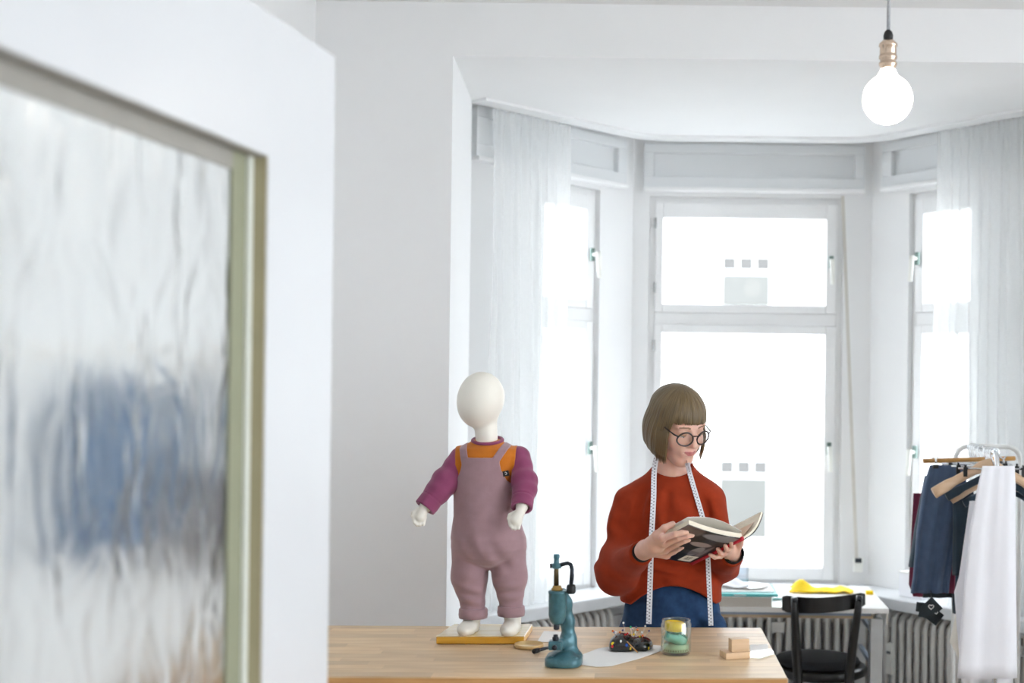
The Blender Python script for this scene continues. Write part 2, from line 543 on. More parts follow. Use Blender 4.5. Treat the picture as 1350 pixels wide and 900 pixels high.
CEIL = 3.0
fl = MB()
fl.box((1.0, 2.75, -0.05), (5.0, 7.7, 0.1))
floor = struct('floor', fl, M['sill'])
# floor boards (hidden from this lens by the table, each a plank of its own)
pk = MB().box((0, 0, 0.006), (0.18, 1.78, 0.012)).build('plank', M['floor'], floor, local=True)
first = True
for i in range(24):
    for j in range(3):
        x, y = -1.2 + i * 0.186, 1.0 + j * 1.8 + (0.45 if i % 2 else 0)
        if y > 4.9: continue
        o = pk if first else dup(pk, parent=floor)
        first = False
        o.location = (x, y, 0)

ce = MB(); ce.prism([(-1.5, -1.1), (3.5, -1.1), (3.5, 4.75), (-1.5, 4.75)], CEIL, CEIL + 0.12)
struct('ceiling', ce, M['wall'])
JL, JR, YF, YB = -0.83, 1.47, 4.58, 5.30         # bay opening: jambs, front face, back of the jambs
SOF = 2.81
wf = MB()
wf.prism([(-1.5, YF), (JL, YF), (JL - 0.05, YB), (-1.5, YB)], 0, CEIL)
wf.prism([(JR, YF), (3.5, YF), (3.5, YB), (JR + 0.05, YB)], 0, CEIL)
wf.prism([(JL, YF), (JR, YF), (JR, YF + 0.3), (JL, YF + 0.3)], SOF + 0.05, CEIL)
struct('wall_front', wf, M['wall'])
wl = MB(); wl.prism([(-1.5, -0.9), (-1.32, -0.9), (-1.32, YF), (-1.5, YF)], 0, CEIL)
struct('wall_left', wl, M['wall'])
wr = MB()
wr.prism([(3.3, 2.9), (3.5, 2.9), (3.5, YF), (3.3, YF)], 0, CEIL)
wr.prism([(3.3, -0.9), (3.5, -0.9), (3.5, 0.0), (3.3, 0.0)], 0, CEIL)
wr.prism([(3.3, 1.35), (3.5, 1.35), (3.5, 1.55), (3.3, 1.55)], 0, CEIL)
for a_, b_ in ((0.0, 1.35), (1.55, 2.9)):                       # two tall window openings in the side wall
    wr.prism([(3.3, a_), (3.5, a_), (3.5, b_), (3.3, b_)], 0, 0.7)
    wr.prism([(3.3, a_), (3.5, a_), (3.5, b_), (3.3, b_)], 2.7, CEIL)
wk = MB(); wk.prism([(-1.5, -1.1), (3.5, -1.1), (3.5, -0.9), (-1.5, -0.9)], 0, CEIL)
struct('wall_back', wk, M['wall'])
struct('wall_right', wr, M['wall'])

# bay: soffit board with its overhanging edge, then three wall segments round it
CL, CR = (-0.25, 6.25), (0.908, 6.25)
dL, dR = (-0.629, -0.777), (0.629, -0.777)
E1, E2, E3, E4 = (JL - 0.05, YB), (-0.20, 6.07), (0.86, 6.07), (JR + 0.05, YB)
def fillet(p, a, b, r, n=8):
    p, a, b = Vector(p), Vector(a), Vector(b)
    s0, s1 = p + (a - p).normalized() * r, p + (b - p).normalized() * r
    return [tuple(s0.lerp(p, t).lerp(p.lerp(s1, t), t)) for t in [i / n for i in range(n + 1)]]
EDGE = [E1] + fillet(E2, E1, E3, 0.16) + fillet(E3, E2, E4, 0.16) + [E4]
so = MB()
so.prism([(JL, YF), (JR, YF)] + EDGE[::-1], SOF, SOF + 0.05)
struct('ceiling_bay', so, M['wall'])
# pale track board along the soffit edge
tr_ = MB()
inn = []
for i, p in enumerate(EDGE):
    a, b = Vector(EDGE[max(i - 1, 0)]), Vector(EDGE[min(i + 1, len(EDGE) - 1)])
    d = (b - a).normalized(); inn.append((p[0] + d.y * 0.09, p[1] - d.x * 0.09))
for i in range(len(EDGE) - 1):
    tr_.prism([inn[i], inn[i + 1], EDGE[i + 1], EDGE[i]], SOF - 0.012, SOF - 0.0005)
struct('trim_1', tr_, M['paint'])
lid = MB(); lid.prism([(-1.5, YB - 0.02), (-1.5, 6.6), (2.2, 6.6), (2.2, YB - 0.02)][::-1], SOF + 0.06, SOF + 0.16)
struct('ceiling_slot', lid, M['wall'])

SILLZ, HEADZ = 0.683, 2.565
def seg(P, d, nout):
    """local (u along the wall, w outward, z) -> world"""
    return lambda u, w_, z: Vector((P[0] + d[0] * u + nout[0] * w_, P[1] + d[1] * u + nout[1] * w_, z))

def wbox(mb, S, u0, u1, w0, w1, z0, z1, m=0):
    mb.hexa([S(u0, w0, z0), S(u1, w0, z0), S(u1, w1, z0), S(u0, w1, z0), S(u0, w0, z1), S(u1, w0, z1), S(u1, w1, z1), S(u0, w1, z1)], m)
    return mb

SC = seg(CL, (1, 0), (0, 1))
SL = seg(CL, dL, (-0.777, 0.629))
SR = seg(CR, dR, (0.777, 0.629))

def bay_wall(name, S, u0, u1, o0, o1, z0=SILLZ, z1=HEADZ):
    mb = MB(); T = 0.26
    wbox(mb, S, u0, o0, 0, T, 0, SOF + 0.06)
    wbox(mb, S, o1, u1, 0, T, 0, SOF + 0.06)
    wbox(mb, S, o0, o1, 0, T, 0.63, z0)
    wbox(mb, S, o0, o1, T - 0.05, T, 0, 0.63)
    wbox(mb, S, o0, o1, 0, T, z1, SOF + 0.06)
    return struct(name, mb, M['wall'])
bay_wall('wall_bay_centre', SC, 0, 1.158, 0.08, 1.02)
bay_wall('wall_bay_left', SL, 0, 1.3, 0.235, 0.66)
bay_wall('wall_bay_right', SR, 0, 1.3, 0.235, 0.66)
cw = MB()    # wedge posts closing the outer corners of the bay
cw.prism([CL, tuple(SC(0, 0.26, 0))[:2], tuple(SL(0, 0.26, 0))[:2]], 0, SOF + 0.06)
cw.prism([CR, tuple(SR(0, 0.26, 0))[:2], tuple(SC(1.158, 0.26, 0))[:2]], 0, SOF + 0.06)
struct('wall_bay_corner', cw, M['wall'])

# panelled head above each window: frame proud of the wall, field recessed, ledge below
def head_panel(name, S, u0, u1, field0, field1):
    root = empty(name, S((u0 + u1) / 2, 0, 2.7), kind='structure')
    mb = MB()
    z0, z1 = 2.605, 2.815
    wbox(mb, S, u0, u1, -0.045, -0.002, z0, z0 + 0.05); wbox(mb, S, u0, u1, -0.045, -0.002, z1 - 0.045, z1)
    wbox(mb, S, u0, field0, -0.045, -0.002, z0 + 0.05, z1 - 0.045); wbox(mb, S, field1, u1, -0.045, -0.002, z0 + 0.05, z1 - 0.045)
    mb.build('panel_frame', M['panel'], root, bevel=0.003)
    m2 = MB(); wbox(m2, S, field0 - 0.002, field1 + 0.002, -0.016, -0.001, z0 + 0.045, z1 - 0.04)
    m2.build('panel_field', M['panel'], root)
    m3 = MB(); wbox(m3, S, u0, u1, -0.06, -0.002, z0 - 0.02, z0 - 0.001)
    m3.build('ledge', M['paint'], root, bevel=0.004)
head_panel('trim_2', SC, 0.05, 1.115, 0.10, 1.065)
head_panel('trim_3', SL, 0.10, 1.05, 0.16, 0.98)
head_panel('trim_4', SR, 0.10, 1.05, 0.16, 0.98)

def handle(S, u, z, parent, side):
    h = empty('handle', S(u, -0.012, z)); h.parent = parent
    h.location = S(u, -0.012, z) - base_of(parent)
    p = MB(); wbox(p, S, u - 0.011, u + 0.011, -0.014, 0.0, z - 0.030, z + 0.030)
    p.build('handle_plate', M['handle_green'], h, bevel=0.003)
    g = MB(); g.tube([S(u, -0.01, z), S(u, -0.045, z)], 0.009, 10); g.tube([S(u, -0.045, z + 0.012), S(u + side * 0.004, -0.05, z - 0.11)], [0.012, 0.010], 10, flat=0.6)
    g.build('handle_grip', M['handle'], h)

def window(name, S, u0, u1, ztr=(1.955, 1.995), hside=1, gl=(0.067, 0.081)):
    """u0..u1 opening; fixed frame, transom, two casements with panes"""
    root = empty(name, S((u0 + u1) / 2, 0.05, SILLZ), kind='structure')
    w0, w1 = 0.03, 0.10
    f = MB(); fw = 0.028
    wbox(f, S, u0, u0 + fw, w0, w1, SILLZ, HEADZ); wbox(f, S, u1 - fw, u1, w0, w1, SILLZ, HEADZ)
    wbox(f, S, u0 + fw, u1 - fw, w0, w1, SILLZ, SILLZ + fw); wbox(f, S, u0 + fw, u1 - fw, w0, w1, HEADZ - fw, HEADZ)
    f.build('window_frame', M['paint'], root, bevel=0.003)
    t = MB(); wbox(t, S, u0 + fw, u1 - fw, w0 - 0.004, w1, ztr[0] - 0.01, ztr[1] + 0.01)
    t.build('transom', M['paint'], root, bevel=0.004)
    for zz0, zz1, g0, g1 in ((SILLZ + fw, ztr[0] - 0.01, 0.772, 1.905), (ztr[1] + 0.01, HEADZ - fw, 2.046, 2.465)):
        s = MB(); a, b = u0 + fw, u1 - fw; ga, gb = u0 + gl[0], u1 - gl[1]
        wbox(s, S, a, ga, w0 - 0.018, w1 - 0.02, zz0, zz1); wbox(s, S, gb, b, w0 - 0.018, w1 - 0.02, zz0, zz1)
        wbox(s, S, ga, gb, w0 - 0.018, w1 - 0.02, zz0, g0); wbox(s, S, ga, gb, w0 - 0.018, w1 - 0.02, g1, zz1)
        so_ = s.build('sash', M['paint'], root, bevel=0.004)
        p = MB(); wbox(p, S, ga - 0.004, gb + 0.004, 0.055, 0.061, g0 - 0.004, g1 + 0.004)
        p.build('pane', M['pane'], so_)
        uh = (u1 - fw - 0.03) if hside > 0 else (u0 + fw + 0.03)
        handle(S, uh, (g0 + g1) / 2 + (0.0 if zz0 > 1.5 else 0.015), root, hside)
        for zz in (zz0 + 0.12, zz1 - 0.1):
            hg = MB(); uu = u0 + fw if hside > 0 else u1 - fw
            hg.tube([S(uu, w0 - 0.02, zz - 0.025), S(uu, w0 - 0.02, zz + 0.025)], 0.006, 8)
            hg.build('hinge', M['grey_metal'], root)
    return root
window('window_1', SC, 0.08, 1.02)
window('window_2', SL, 0.235, 0.66, hside=-1, gl=(0.075, 0.075))
window('window_3', SR, 0.235, 0.66, hside=-1, gl=(0.075, 0.075))

# sills
def sill(name, pts, z1=0.70, th=0.055):
    mb = MB(); mb.prism(pts, z1 - th, z1)
    return struct(name, mb, M['sill'], bevel=0.006)
q = lambda S, u, w_: tuple(S(u, w_, 0))[:2]
sill('trim_5', [q(SL, 1.15, -0.20), (-0.136, 6.0), (-0.14, 6.249), q(SL, 0.005, -0.001), q(SL, 1.15, -0.001)])
sill('trim_6', [(-0.13, 6.02), (0.80, 6.02), (0.80, 6.249), (-0.13, 6.249)])
sill('trim_7', [(0.81, 6.0), q(SR, 1.15, -0.20), q(SR, 1.15, -0.001), q(SR, 0.005, -0.001), (0.81, 6.249)])
# belly rail under the left sill, seen beside the woman
br = MB(); wbox(br, SL, 0.03, 0.3, -0.022, -0.002, 0.52, 0.55); struct('trim_8', br, M['paint'])

# blind strap with its winder, right of the centre window
bs = empty('blind_strap', at(1118, 500, 6.22), label='grey beige roller blind strap hanging beside the large centre window', cat='strap')
m = MB(); a, b = at(1111, 258, 6.19), at(1130, 738, 6.19)
m.hexa([a + Vector((-0.008, 0, 0)), a + Vector((0.008, 0, 0)), a + Vector((0.008, 0.003, 0)), a + Vector((-0.008, 0.003, 0)),
        b + Vector((-0.008, 0.02, 0)), b + Vector((0.008, 0.02, 0)), b + Vector((0.008, 0.023, 0)), b + Vector((-0.008, 0.023, 0))])
m.build('strap', M['strap'], bs)
MB().box(at(1131, 738, 6.22), (0.03, 0.05, 0.02)).build('winder_slot', M['dark_steel'], bs)
MB().box(at(1131, 744, 6.232), (0.045, 0.03, 0.07)).build('winder_plate', M['handle'], bs, bevel=0.004)

# ------------------------------------------------------------------ outside
gd = MB(); gd.box((0, 40, -4.6), (120, 66, 0.2))
struct('ground_street', gd, M['asphalt'])
fac = empty('apartment_building', (1.2, 26, -4.5), label='pale rendered apartment block across the street, seen through the window', cat='building')
fb = MB(); fb.box((1.2, 29.2, 4.0), (34, 6, 17)); fb.build('wall', M['facade'], fac)
proto = None
for cx in (-9.0, -5.6, 1.26, 4.66, 8.1):
    for zt in (4.25, 0.12):
        if proto is None:
            proto = empty('window', (0, 0, 0)); proto.parent = fac; proto.location = Vector((cx, 26.19, zt)) - base_of(fac)
            m = MB()
            for k in (-1, 0, 1): m.box((k * 0.34, -0.02, -0.11), (0.27, 0.03, 0.25))
            m.build('pane', M['far_pane'], proto, local=True)
            m = MB(); m.box((0, -0.02, -0.94), (0.96, 0.03, 1.2)); m.build('panel', M['far_panel'], proto, local=True)
            m = MB(); m.box((0, 0.0, -0.8), (1.1, 0.03, 1.75)); m.build('surround', M['facade'], proto, local=True)
        else:
            c = dup(proto, parent=fac); c.location = Vector((cx, 26.19, zt)) - base_of(fac)

# ------------------------------------------------------------------ curtains
def curtain(name, A, Bp, zt, zb, nf, seed, label, flare=0.0, cat='curtain'):
    r = random.Random(seed)
    A, Bp = Vector(A + (0,)), Vector(Bp + (0,))
    d = (Bp - A); L = d.length; d = d / L; n = Vector((d.y, -d.x, 0))
    NU, NV = nf * 10, 40
    ph = [r.uniform(0, 6.28) for _ in range(5)]
    V = []
    for j in range(NV + 1):
        v = j / NV; z = zt + (zb - zt) * v
        amp = 0.010 + 0.016 * min(1, v * 2.5)
        for i in range(NU + 1):
            u = i / NU
            uu = u + 0.012 * math.sin(6.28 * (u * 2.3 + v * 0.7) + ph[0])
            k = math.sin(2 * PI * nf * uu + ph[1] + 0.8 * math.sin(3 * v + ph[2])) + 0.45 * math.sin(2 * PI * nf * 0.43 * uu + ph[3] + v * 1.5)
            if v < 0.05: k = k * 0.6 + 0.7 * math.sin(2 * PI * nf * 2.1 * u + ph[4])
            pos = A + d * (u * L + flare * v * (u - 0.5)) + n * (amp * k)
            V.append((pos.x, pos.y, z))
    Fc = [(j * (NU + 1) + i, j * (NU + 1) + i + 1, (j + 1) * (NU + 1) + i + 1, (j + 1) * (NU + 1) + i) for j in range(NV) for i in range(NU)]
    root = empty(name, ((A + Bp) / 2)[:2] + (zb,), label=label, cat=cat)
    from_data('cloth', V, Fc, M['sheer'], root)
    # gathered heading band and bottom hem
    from_data('heading_band', [(p[0], p[1] - 0.002, p[2] if k < NU + 1 else p[2]) for k, p in enumerate(V[:(NU + 1) * 2])],
              [(i, i + 1, NU + 2 + i, NU + 1 + i) for i in range(NU)], M['sheer'], root)
    return root
def lerp2(a, b, t): return (a[0] + (b[0] - a[0]) * t, a[1] + (b[1] - a[1]) * t)
off = 0.02
curtain('sheer_curtain', lerp2(E1, E2, 0.10), lerp2(E1, E2, 0.54), SOF - 0.014, 0.70, 9, 4,
        'sheer white curtain hanging behind the child mannequin at the left bay window')
curtain('sheer_curtain', lerp2(E3, E4, 0.40), lerp2(E3, E4, 0.97), SOF - 0.014, 0.70, 11, 9,
        'sheer white curtain hanging behind the clothes rack at the right bay window')

# ------------------------------------------------------------------ radiators
secm = MB()
pts = []
for t in range(0, 11):
    a = PI * t / 10; pts.append((0, -0.05 * math.cos(a), 0.50 + 0.045 * math.sin(a)))
pts = [(0, -0.05, 0.08)] + pts + [(0, 0.05, 0.08)]
secm.tube(pts, 0.0132, 8)
secm.tube([(-0.023, 0, 0.475), (0.023, 0, 0.475)], 0.022, 8); secm.tube([(-0.023, 0, 0.12), (0.023, 0, 0.12)], 0.022, 8)
secm.tube([(0, -0.05, 0.10), (0, 0.05, 0.10)], 0.016, 8); secm.tube([(0, 0, 0.08), (0, 0, 0.54)], 0.0132, 8)
sec0 = None
def radiator(S, u0, n, wd, label, pitch=0.046):
    global sec0
    c = S(u0 + n * pitch / 2, wd, 0.012)
    d = S(1, 0, 0) - S(0, 0, 0)
    rz = math.atan2(d.y, d.x)
    root = empty('radiator', c, rz, label=label, cat='radiator')
    for i in range(n):
        if sec0 is None:
            sec0 = secm.build('section', M['radiator'], root, local=True); o = sec0
        else: o = dup(sec0, parent=root)
        o.location = ((i - (n - 1) / 2) * pitch, 0, 0.06)
    for sx in (-1, 1):
        MB().box((sx * (n / 2 - 0.5) * pitch, 0, 0.075), (0.03, 0.09, 0.15)).build('foot', M['radiator'], root, local=True)
    return root
rC = radiator(SC, 0.10, 22, -0.08, 'grey white column radiator under the desk behind the black chair')
rL = radiator(SL, 0.27, 17, -0.10, 'grey white column radiator below the left bay sill behind the hand press')
rR = radiator(SR, 0.10, 19, -0.10, 'grey white column radiator below the right bay sill behind the clothes rack')
mm = MB(); mm.box((0, -0.075, 0), (0.034, 0.022, 0.14)); mm.box((0, -0.088, 0.03), (0.022, 0.006, 0.012), m=1)
hm = mm.build('heat_meter', [M['handle'], M['dark_steel']], rR, local=True, bevel=0.003); hm.location = (-0.23, 0, 0.40)
mm = MB(); mm.box((0, -0.07, 0), (0.06, 0.012, 0.05)); 
hm = mm.build('heat_meter', M['radiator'], rC, local=True, bevel=0.003); hm.location = (0.11, 0, 0.50)

# ------------------------------------------------------------------ glazed door in the foreground
far, nearv = Vector((at(442, 75, 2.18).x, 2.18, 0)), None
dd = Vector((-(1100 - PX) / F, -1, 0)).normalized()        # from the far edge towards the camera
nn = Vector((-dd.y, dd.x, 0)).normalized()                  # towards the room
if nn.x < 0: nn = -nn
DS = lambda u, w_, z: far + dd * u + nn * w_ + Vector((0, 0, z))
DT = at(442, 75, 2.18).z
door = empty('door_1', DS(0.5, -0.02, 0), kind='structure')
def u_at(px, wv=0.0):
    """door coordinate u where pixel column px meets the plane w = wv"""
    lo, hi = -0.2, 1.6
    for _ in range(50):
        mid = (lo + hi) / 2; p = DS(mid, wv, 1.65)
        x = PX + F * p.x / p.y
        if x > px: lo = mid
        else: hi = mid
    return lo
us = u_at(350)
pt = DS(us, 0, 0); ztop = CAMZ + (PY - 205 + ROLL * (350 - PX)) * pt.y / F
DW = 1.12
fr = MB()
wbox(fr, DS, 0, us, -0.045, 0, 0.01, DT); wbox(fr, DS, DW - 0.16, DW, -0.045, 0, 0.01, DT)
wbox(fr, DS, us, DW - 0.16, -0.045, 0, ztop, DT); wbox(fr, DS, us, DW - 0.16, -0.045, 0, 0.01, 0.75)
fr.build('door_frame', M['door_paint'], door)
gz0, gu1 = 0.75, DW - 0.16
b = MB(); wbox(b, DS, us + 0.0005, us + 0.003, -0.021, -0.002, gz0, ztop); b.build('rebate_edge', M['bead_tan'], door)
b = MB(); wbox(b, DS, us + 0.0005, us + 0.018, -0.028, -0.021, gz0, ztop); b.build('putty_strip', M['bead_pale'], door)
b = MB(); wbox(b, DS, us + 0.018, us + 0.062, -0.030, -0.0255, gz0, ztop); b.build('refraction_band', M['refraction_green'], door)  # added strip, coloured like the reveals refracted in the glass
b = MB(); wbox(b, DS, us + 0.003, gu1, -0.024, -0.002, ztop - 0.003, ztop - 0.0005); wbox(b, DS, us + 0.062, gu1, -0.030, -0.0255, ztop - 0.03, ztop - 0.003)
b.build('rebate_edge', M['bead_grey'], door)
g = MB(); wbox(g, DS, us + 0.002, gu1, -0.036, -0.031, gz0, ztop); g.build('pane', M['hammered'], door)
tag(door, 'white panelled door with a textured glass pane, open in the foreground')

# pendant lamp
pl = empty('pendant_lamp', at(1170, 131, 3.2), label='globe bulb pendant lamp with metal socket on a grey braided cord', cat='lamp')
bc = at(1170, 131, 3.2); k = 3.2 / F
cd = MB(); cd.tube([bc + Vector((0, 0, 86 * k)), Vector((bc.x, bc.y, CEIL - 0.02))], 0.0045, 8); cd.build('cord', M['cord'], pl)
MB().lathe([(0.03, -0.03), (0.05, -0.02), (0.05, 0), (0.0, 0)], (bc.x, bc.y, CEIL)).build('ceiling_rose', M['copper'], pl)
MB().lathe([(0.006, 78 * k), (6 * k, 79 * k), (6.5 * k, 84 * k), (5 * k, 89 * k), (3 * k, 91 * k), (0.003, 92 * k)], bc).build('cord_grip', M['black'], pl)
MB().lathe([(9 * k, 38 * k), (10 * k, 42 * k), (12 * k, 45 * k), (12 * k, 48 * k), (10 * k, 50 * k), (10.5 * k, 52 * k), (12 * k, 54 * k), (12 * k, 57 * k), (10.5 * k, 59 * k),
            (11 * k, 60 * k), (11 * k, 69 * k), (12.5 * k, 70 * k), (12 * k, 73 * k), (7 * k, 78 * k), (4 * k, 79 * k)], bc, n=28).build('socket', M['copper'], pl)
prof = []
for i in range(20):
    a = -PI / 2 + (PI / 2 + 1.12) * i / 19
    prof.append((max(0.0005, 33 * k * math.cos(a)), 33 * k * math.sin(a)))
prof += [(12 * k, 34 * k), (10 * k, 38 * k), (9 * k, 41 * k)]
MB().lathe(prof, bc, n=32).build('bulb', M['bulb'], pl)

# ================================================================== WORK TABLE
TZ = 0.93
ta = math.radians(2.2)
tx, ty = Vector((math.cos(ta), math.sin(ta), 0)), Vector((-math.sin(ta), math.cos(ta), 0))
TFR = Vector((0.268, 3.193, 0))                     # front right corner of the top
TW, TD, TT = 1.49, 0.665, 0.042
table = empty('work_table', TFR - tx * TW / 2 + ty * TD / 2, ta, label='long beech butcher block work table in front of the woman', cat='table')
rows = 15; rd = (TD - 0.004) / rows
rs = random.Random(5)
stave_mesh = {}
for r_ in range(rows):
    u = -TW / 2 - rs.uniform(0, 0.3)
    while u < TW / 2:
        L = rs.choice((0.24, 0.32, 0.40))
        a, b = max(u, -TW / 2), min(u + L, TW / 2)
        u += L
        if TW / 2 - b < 0.08: b = TW / 2; u = b
        key = round(b - a, 2)
        o = MB().box((0, 0, 0), (b - a - 0.0004, rd - 0.0004, TT - 0.002)).build('stave', M['stave'], table, local=True)
        o.location = ((a + b) / 2, -TD / 2 + 0.002 + rd * (r_ + 0.5), TZ - TT / 2 - rs.uniform(0, 0.0003))
MB().box((0, -TD / 2 + 0.001, TZ - TT / 2 - 0.003), (TW, 0.002, TT - 0.004)).build('edge_strip', M['table_edge'], table, local=True)
MB().box((TW / 2 + 0.001, 0, TZ - TT / 2 - 0.002), (0.002, TD, TT - 0.004)).build('edge_strip', M['stave'], table, local=True)
for sx in (-1, 1):
    for sy in (-1, 1):
        MB().box((sx * (TW / 2 - 0.06), sy * (TD / 2 - 0.06), (TZ - TT) / 2 + 0.006), (0.07, 0.07, TZ - TT - 0.012)).build('leg', M['table_edge'], table, local=True)
MB().box((0, -TD / 2 + 0.05, TZ - TT - 0.05), (TW - 0.2, 0.02, 0.10)).build('apron', M['table_edge'], table, local=True)
MB().box((0, TD / 2 - 0.05, TZ - TT - 0.05), (TW - 0.2, 0.02, 0.10)).build('apron', M['table_edge'], table, local=True)

# ================================================================== THE WOMAN
HY = 3.98
HC = at(894, 557, HY)                                # middle of the head
RH = Matrix.Rotation(math.radians(35), 3, 'Z') @ Matrix.Rotation(math.radians(23), 3, 'X') @ Matrix.Rotation(math.radians(-4), 3, 'Y')
RHn = np.array(RH)
HS = 0.97
def hl(x, y, z): return HC + RH @ (Vector((x, y, z)) * HS)      # head-local -> world (face looks to -y)

shA, elA, wrA = at(827, 663, 4.06), at(812, 756, 3.99), at(851, 724, 3.735)     # arm on the left of the photo
shB, elB, wrB = at(937, 659, 4.06), at(951, 742, 4.05), at(966, 731, 3.86)
neckT, neckB = hl(0, 0.032, -0.06), at(886, 632, 4.07)
person = empty('person', (neckB.x, 4.06, 0.012), label='woman with a brown bob, glasses and rust red sweater reading an open book', cat='person')

def f_neck(P):
    d = cap(P, neckT, neckB, 0.046, 0.054)
    d = smin(d, cap(P, at(848, 648, 4.07), at(918, 646, 4.07), 0.045), 0.07)
    return d
def f_head(P):
    q = ((P - np.array(HC)) @ RHn) / HS
    d = ell(q, (0, 0.018, 0.032), (0.073, 0.092, 0.083))
    d = smin(d, ell(q, (0, -0.022, -0.030), (0.055, 0.068, 0.082)), 0.05)
    d = smin(d, ell(q, (0, -0.066, -0.098), (0.022, 0.020, 0.017)), 0.035)              # chin
    d = smin(d, cap(q, (-0.045, 0.005, -0.07), (-0.012, -0.055, -0.098), 0.018), 0.03)    # jaw line
    d = smin(d, cap(q, (0.045, 0.005, -0.07), (0.012, -0.055, -0.098), 0.018), 0.03)
    for s in (-1, 1):
        d = smin(d, ell(q, (s * 0.035, -0.061, -0.036), (0.022, 0.021, 0.020)), 0.03)      # cheek
        d = smax(d, -ell(q, (s * 0.031, -0.098, 0.006), (0.018, 0.014, 0.013)), 0.012)    # socket
        d = smin(d, cap(q, (s * 0.012, -0.083, 0.022), (s * 0.046, -0.070, 0.022), 0.007), 0.014)  # brow ridge
        d = smin(d, ell(q, (s * 0.031, -0.0745, 0.003), (0.0155, 0.0135, 0.0125)), 0.004)   # closed, downcast lid
        d = smin(d, ell(q, (s * 0.0105, -0.094, -0.034), (0.0075, 0.009, 0.0068)), 0.006)    # nostril wing
    d = smin(d, cap(q, (0, -0.082, 0.018), (0, -0.1055, -0.028), 0.0065, 0.0095), 0.012)   # nose
    d = smin(d, ell(q, (0, -0.1065, -0.0305), (0.0095, 0.009, 0.008)), 0.008)
    d = smin(d, ell(q, (0, -0.083, -0.062), (0.026, 0.013, 0.019)), 0.018)               # mouth mound
    d = smin(d, cap(q, (-0.0215, -0.0830, -0.0550), (0, -0.0965, -0.0595), 0.0025, 0.0040), 0.004)
    d = smin(d, cap(q, (0.0215, -0.0830, -0.0550), (0, -0.0965, -0.0595), 0.0025, 0.0040), 0.004)
    d = smin(d, cap(q, (-0.016, -0.085, -0.0675), (0.016, -0.085, -0.0675), 0.0045), 0.004)
    d = smin(d, ell(q, (0, -0.093, -0.068), (0.014, 0.0055, 0.0052)), 0.005)
    d = smax(d, -cap(q, (-0.022, -0.090, -0.0615), (0.022, -0.090, -0.0615), 0.0014), 0.003)
    return smin(d, f_neck(P), 0.012)

# --- the book (built first as numbers: the hands close on it)
bA, bB, bD = at(913, 741, 3.80), at(978, 709, 3.62), at(908, 691, 3.53)
bC = bA + (bD - bB)
bn = (bB - bA).cross(bD - bB).normalized()
if bn.y > 0: bn = -bn                                # bn points out of the back cover, to the camera
def cover_pt(x, y, off):
    """point over the back cover under photo pixel x, y, lifted off metres"""
    o = Vector((0, 0, CAMZ)); d = (at(x, y, 3.6) - o)
    t = (bA + bn * off - o).dot(bn) / d.dot(bn)
    return o + d * t

def f_handA(P):
    W = wrA
    kn = [cover_pt(874, 709, 0.018), cover_pt(876, 717, 0.020), cover_pt(877, 725, 0.019), cover_pt(879, 732, 0.016)]
    mid = [cover_pt(890, 704, 0.015), cover_pt(895, 709, 0.016), cover_pt(893, 717, 0.016), cover_pt(889, 727, 0.014)]
    dis = [cover_pt(899, 702, 0.011), cover_pt(906, 706, 0.012), cover_pt(902, 713, 0.012), cover_pt(895, 723.5, 0.011)]
    tip = [cover_pt(905, 701.5, 0.008), cover_pt(912.5, 705.5, 0.008), cover_pt(908, 711.5, 0.008), cover_pt(899.5, 721.5, 0.008)]
    d = cap(P, W, cover_pt(864, 718, 0.012), 0.026, 0.024)
    for i in range(4):
        r = (0.0098, 0.0100, 0.0096, 0.0084)[i]
        d = smin(d, cap(P, W.lerp(kn[i], 0.35), kn[i], 0.015, 0.0115), 0.012)
    for i in range(4):
        r = (0.0086, 0.0088, 0.0084, 0.0074)[i]
        e = chain(P, [kn[i], mid[i], dis[i], tip[i]], [r * 1.16, r * 1.0, r * 0.9, r * 0.76], 0.003)
        d = smin(d, e, 0.004)
    tb, tm, tt = cover_pt(866, 706, 0.004), cover_pt(876, 696, -0.010), cover_pt(887, 690.5, -0.024)
    d = smin(d, cap(P, W, tb, 0.018, 0.014), 0.014)
    d = smin(d, chain(P, [tb, tm, tt], [0.0125, 0.0105, 0.0082], 0.003), 0.008)
    return smin(d, cap(P, W, W.lerp(elA, 0.35), 0.026, 0.030), 0.012)

def f_handB(P):
    W = wrB
    pc = at(958, 722, 3.80)
    d = cap(P, W, pc, 0.024, 0.026)
    kn = [at(950, 733, 3.755), at(954, 729, 3.735), at(960, 724, 3.72), at(965, 719, 3.71)]
    tp = [at(936, 731, 3.705), at(946.5, 723.5, 3.675), at(956, 719.0, 3.65), at(964, 715, 3.64)]
    for i in range(4):
        m = kn[i].lerp(tp[i], 0.55) + Vector((0.0, -0.008, -0.004))
        r = (0.0068, 0.0074, 0.0074, 0.0068)[i]
        d = smin(d, cap(P, pc, kn[i], 0.015, r * 1.15), 0.010)
        d = smin(d, chain(P, [kn[i], m, tp[i]], [r * 1.1, r, r * 0.82], 0.003), 0.003)
    tb = at(975, 716, 3.80); t2 = at(979, 704, 3.74)
    d = smin(d, chain(P, [W, tb, t2], [0.018, 0.012, 0.009], 0.006), 0.010)
    return smin(d, cap(P, W, W.lerp(elB, 0.5), 0.024, 0.028), 0.012)

